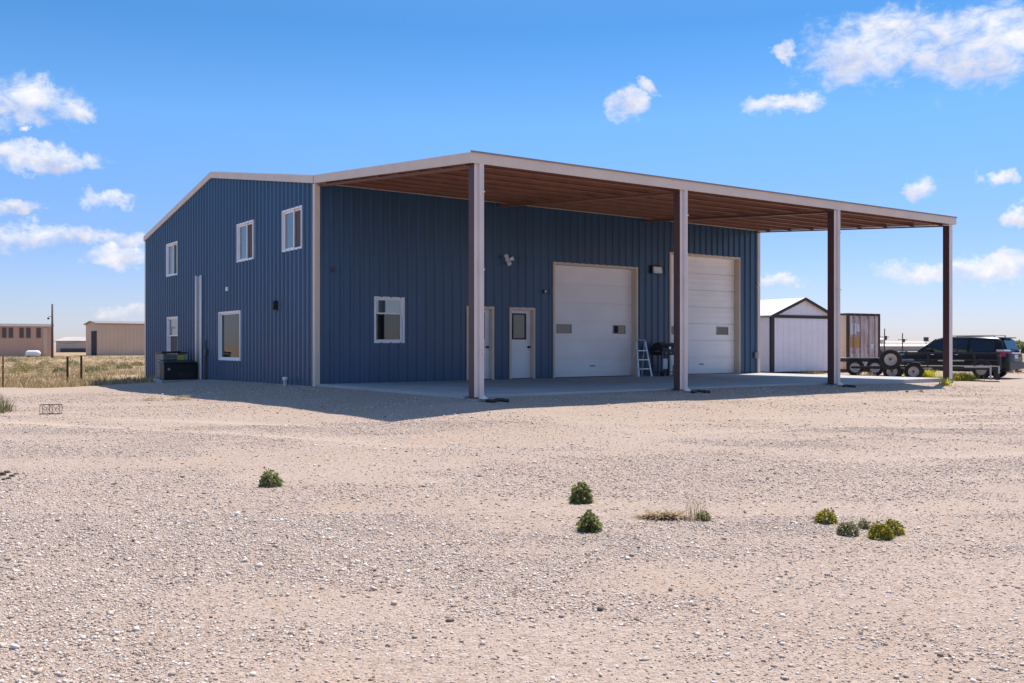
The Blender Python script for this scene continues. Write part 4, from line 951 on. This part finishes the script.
def blades(n, rx, ry, hmin, hmax, w, seed, lean=.5, flat=False):
    g = np.random.default_rng(seed)
    C = np.stack([g.normal(0, rx*.45, n), g.normal(0, ry*.45, n), np.full(n, -.01)], 1)
    az = g.uniform(0, 2*PI, n); H = g.uniform(hmin, hmax, n); ln = lean*g.uniform(.2, 1.2, n)*H
    d = np.stack([np.cos(az), np.sin(az), np.zeros(n)], 1); s = np.stack([-np.sin(az), np.cos(az), np.zeros(n)], 1)*w/2
    up = np.array([0,0,1.])
    m_ = C+d*ln[:,None]*.35+up*(H*.6)[:,None]; t = C+d*ln[:,None]+up*H[:,None]
    V = np.stack([C-s, C+s, m_+s*.8, t, m_-s*.8], 1).reshape(-1,3); return V, blade_faces(n)
def tuft(name, p, n, rx, ry, h0, h1, w, mt, seed, label, cat, lean=.5, group=None):
    V, F = blades(n, rx, ry, h0, h1, w, seed, lean); V = V+np.array(p)
    o = np_mesh(name, V, F, mt); return tag(o, label, cat, group)
tuft('grass_tuft', gp(694, 520), 36, .12, .06, .09, .26, .0055, M['strawgreen'], 31, 'spiky grey green grass tuft at the end of the dead grass patch', 'grass tuft', .55)
bush('weed', 0, 0, .055, .07, 160, .035, .02, M['leafgreen'], 33, 'small round green weed beside the spiky grass tuft', group=YG, pos=gp(703, 519.5))
def dead_patch(name, p, n, rx, ry, seed, label, cat='dead grass', hh=.025):
    g = np.random.default_rng(seed); X = g.normal(0, rx*.5, n); Y = g.normal(0, ry*.5, n); az = g.normal(0, 1.1, n)+np.where(g.random(n) < .5, 0, PI)
    L = g.uniform(.06, .17, n); Z = g.uniform(0, hh, n)*np.exp(-(X/rx)**2*2); d = np.stack([np.cos(az), np.sin(az), g.normal(.05, .22, n)], 1); s = np.stack([-np.sin(az), np.cos(az), g.normal(0, .3, n)], 1)*.005
    C = np.stack([X, Y, Z], 1)+np.array(p); C[:,2] += gz(C[:,0], C[:,1])-p[2]+.006
    mid = C+d*L[:,None]*.5+np.array([0,0,.012]); T = C+d*L[:,None]; T[:,2] = np.maximum(T[:,2], gz(T[:,0], T[:,1])+.004)
    V = np.stack([C-s, C+s, mid+s, T, mid-s], 1).reshape(-1,3)
    return tag(np_mesh(name, V, blade_faces(n), M['straw']), label, cat)
dead_patch('dead_grass', gp(664, 518), 420, .20, .08, 41, 'flattened patch of straw coloured dead grass in mid yard')
dead_patch('dead_grass', gp(182, 399.5), 200, .36, .25, 42, 'straw coloured dead weeds at the sunlit edge of the gable wall shadow', hh=.10)
dead_patch('dead_grass', gp(151, 400.5), 110, .25, .18, 43, 'small flat clump of dead weeds left of the larger one by the shadow', hh=.06)
tuft('yucca', gp(0, 413), 70, .18, .2, .25, .52, .022, M['yucca'], 51, 'spiky grey green yucca at the far left of the yard', 'yucca', .6)
tuft('dead_grass', gp(7, 412), 50, .18, .2, .15, .35, .012, M['straw'], 52, 'dry straw leaning beside the yucca', 'dead grass', .8)
p4 = uv2w(PX[3], 7.68)
for k, (px, py, n, rx, h0, h1, lab) in enumerate(((922, 379, 1000, .60, .2, .5, 'tall yellow flowering weed clump left of the last canopy post'), (962, 381, 1000, .55, .15, .38, 'low yellow flowering weed clump right of the last canopy post'),
                                             (946, 385.5, 130, .16, .10, .30, 'yellow green weeds growing right against the last canopy post'))):
    tuft('yellow_weed', gp(px, py), n, rx, .3, h0, h1, .016, M['yellowweed'], 60+k, lab, 'weed', .95, 'yellow weeds by the last post')
tuft('dead_grass', gp(868, 377), 130, .5, .3, .1, .3, .015, M['straw'], 71, 'dry grass under the tandem trailer wheels', 'dead grass', .6)
tuft('dead_grass', gp(815, 374), 220, .9, .3, .08, .28, .015, M['straw'], 72, 'dry grass along the foot of the shed', 'dead grass', .6)

M['scrub'] = island_mat('dry_yellow_green_scrub', [(0,(.20,.18,.07)),(.5,(.33,.29,.11)),(1,(.48,.40,.18))], .7, .25)
def field():
    g = np.random.default_rng(81); VV = []; n0 = 0
    def region(n, x0, x1, y0, y1, h0, h1, w):
        X = g.uniform(0, 1, n); Y = y0+(y1-y0)*g.random(n)**1.6; xa = x0(Y); xb = x1(Y); X = xa+(xb-xa)*X
        den = vnoise(X/3.5, Y/5., 91)*.6+vnoise(X/1.1, Y/1.6, 92)*.4; ok = g.random(n) < np.clip((den-.25)*2.4, .05, 1); X, Y = X[ok], Y[ok]
        u = (X-CX)*cY+(Y-CY)*sY; v = (X-CX)*sY-(Y-CY)*cY; ok = ~((u > -.6) & (u < 19) & (v > -18) & (v < 8)); X, Y = X[ok], Y[ok]; k = len(X); Z = gz(X, Y, False)
        hh = g.uniform(h0, h1, k)*(.6+.8*vnoise(X/6, Y/6, 93))
        for b in range(4):
            az = g.uniform(0, 2*PI, k); ox = g.normal(0, .12, (k,2)); C = np.stack([X+ox[:,0], Y+ox[:,1], Z-.02], 1)
            sc = w*(1+Y/60)
            s = np.stack([np.cos(az), np.sin(az), 0*az], 1)*sc[:,None]; t = C+np.stack([g.normal(0,.35,k)*hh, g.normal(0,.35,k)*hh, hh*g.uniform(.6,1.1,k)], 1)
            VV.append(np.stack([C-s, C+s, t], 1).reshape(-1,3))
    region(17000, lambda Y: -.62*Y-4, lambda Y: np.where(Y < 60, -12.5-(Y-34)*.25, -18.), 34.5, 128, .07, .30, .014)
    region(9000, lambda Y: 0*Y+8, lambda Y: .6*Y+8, 46, 140, .03, .14, .014)
    V = np.concatenate(VV); tag(np_mesh('dry_grass', V, np.arange(len(V)).reshape(-1,3), M['fieldgrass']), 'dry tan grass covering the field beyond the yard', kind='stuff')
    spots = [(33, 372, .75, .5, 1), (22, 367, .6, .45, 1), (46, 366, .6, .4, 1), (72, 366, .6, .45, 0), (110, 367, .6, .45, 1), (100, 371, .5, .35, 1), (124, 369, .55, .35, 0), (12, 362, .6, .45, 0), (60, 373, .4, .3, 0), (137, 366, .5, .3, 1),
             (92, 373, .5, .35, 0), (20, 373, .5, .4, 1)]
    labs = ['broad yellow green bush, largest near the fence on the left', 'yellow green bush left of the broadest one in the field', 'yellow green bush below the gas tank', 'grey green bush behind the paired fence posts',
            'yellow green bush before the barn, centre of the field', 'yellow green bush just right of the paired fence posts', 'grey green bush below the blank barn wall', 'grey green bush in the field behind the leftmost fence post',
            'small grey green bush left of the paired fence posts', 'low yellow green bush by the back corner of the blue building', 'low grey green bush right of the last fence post', 'yellow green bush closest to the leftmost fence post']
    for i, ((px, py, rx, h, k), lab) in enumerate(zip(spots, labs)):
        bush('field_bush', px, py, rx, h, 520, .13, .035, M['scrub' if k else 'leafgrey'], 100+i, lab, 'bush', 'bushes in the dry field')
    # dark low trees on the right horizon
    for i, (px, Y, r_, h, lab) in enumerate(((1018, 170, 3.0, 1.9, 'dark green low tree on the horizon behind the car, at its left'), (1046, 175, 4.5, 2.2, 'dark green low tree on the horizon farther right behind the car'),)):
        x = at(px, Y); o = empty('low_tree', (x, Y, gl(x, Y)), 0, lab, 'tree', 'trees on the right horizon')
        V, F = leaves(1600, r_, r_, h, .7, .4, 200+i, .2, .3); np_mesh('crown', V, F, M['leafgreen'], o)
        f = MB(); f.tube([(0,0,-.3),(0,0,h*.6)], [.2,.1], 8); f.build('trunk', M['woodpole'], o)
field()

# wire cage lying in the yard and the little heap of dark stones
def extras():
    p = gp(49.5, 414.5); s = empty('wire_cage', p, R(8), 'rusty wire frame cage standing on the gravel at left', 'wire frame'); f = MB()
    w, h, d = .20, .21, .18
    for y in (0, d):
        for x in (-w, 0, w): f.tube([(x,y,0),(x,y,h)], .005, 5)
        for z in (0.01, h): f.tube([(-w,y,z),(w,y,z)], .005, 5)
        f.tube([(-w,y,0),(-w*.5,y,h*.5),(-w,y,h)], .006, 5); f.tube([(0,y,0),(.07,y,h*.5),(0,y,h)], .006, 5); f.tube([(0,y,0),(-.08,y,h*.5),(0,y,h)], .006, 5); f.tube([(w,y,0),(w*.6,y,h*.5),(w,y,h)], .006, 5)
    for x in (-w, 0, w):
        for z in (.01, h): f.tube([(x,0,z),(x,d,z)], .007, 5)
    f.build('frame', M['rust'], s)
extras()

def dark_stones():
    g = np.random.default_rng(301); f = MB()
    for (px, py, r_) in [(2, 474, .05), (7, 472, .04), (12, 475, .035), (4, 478, .03), (16, 473, .025), (9, 477, .03), (20, 478, .018), (-4, 475, .05), (26, 475, .015), (58, 523, .02), (865, 404, .03), (980, 472, .02)]:
        p = gp(px, py); n = 8; pts = []
        q = [(r_*(1+.3*g.random())*math.cos(2*PI*k/n), r_*(.7+.3*g.random())*math.sin(2*PI*k/n)) for k in range(n)]
        f.add([(p.x+a, p.y+b, p.z-.01) for a, b in q]+[(p.x+a*.75+.004*g.normal(), p.y+b*.75, p.z+r_*(.45+.3*g.random())) for a, b in q]+[(p.x, p.y, p.z+r_*.85)],
              [tuple([k, (k+1)%n, n+(k+1)%n, n+k]) for k in range(n)]+[(n+k, n+(k+1)%n, 2*n) for k in range(n)])
    tag(f.build('dark_stones', mat('dark_brown_stone', (.13,.095,.075), .9, var=.3, scale=14)), 'dark brown stones lying among the pale gravel', kind='stuff')
dark_stones()
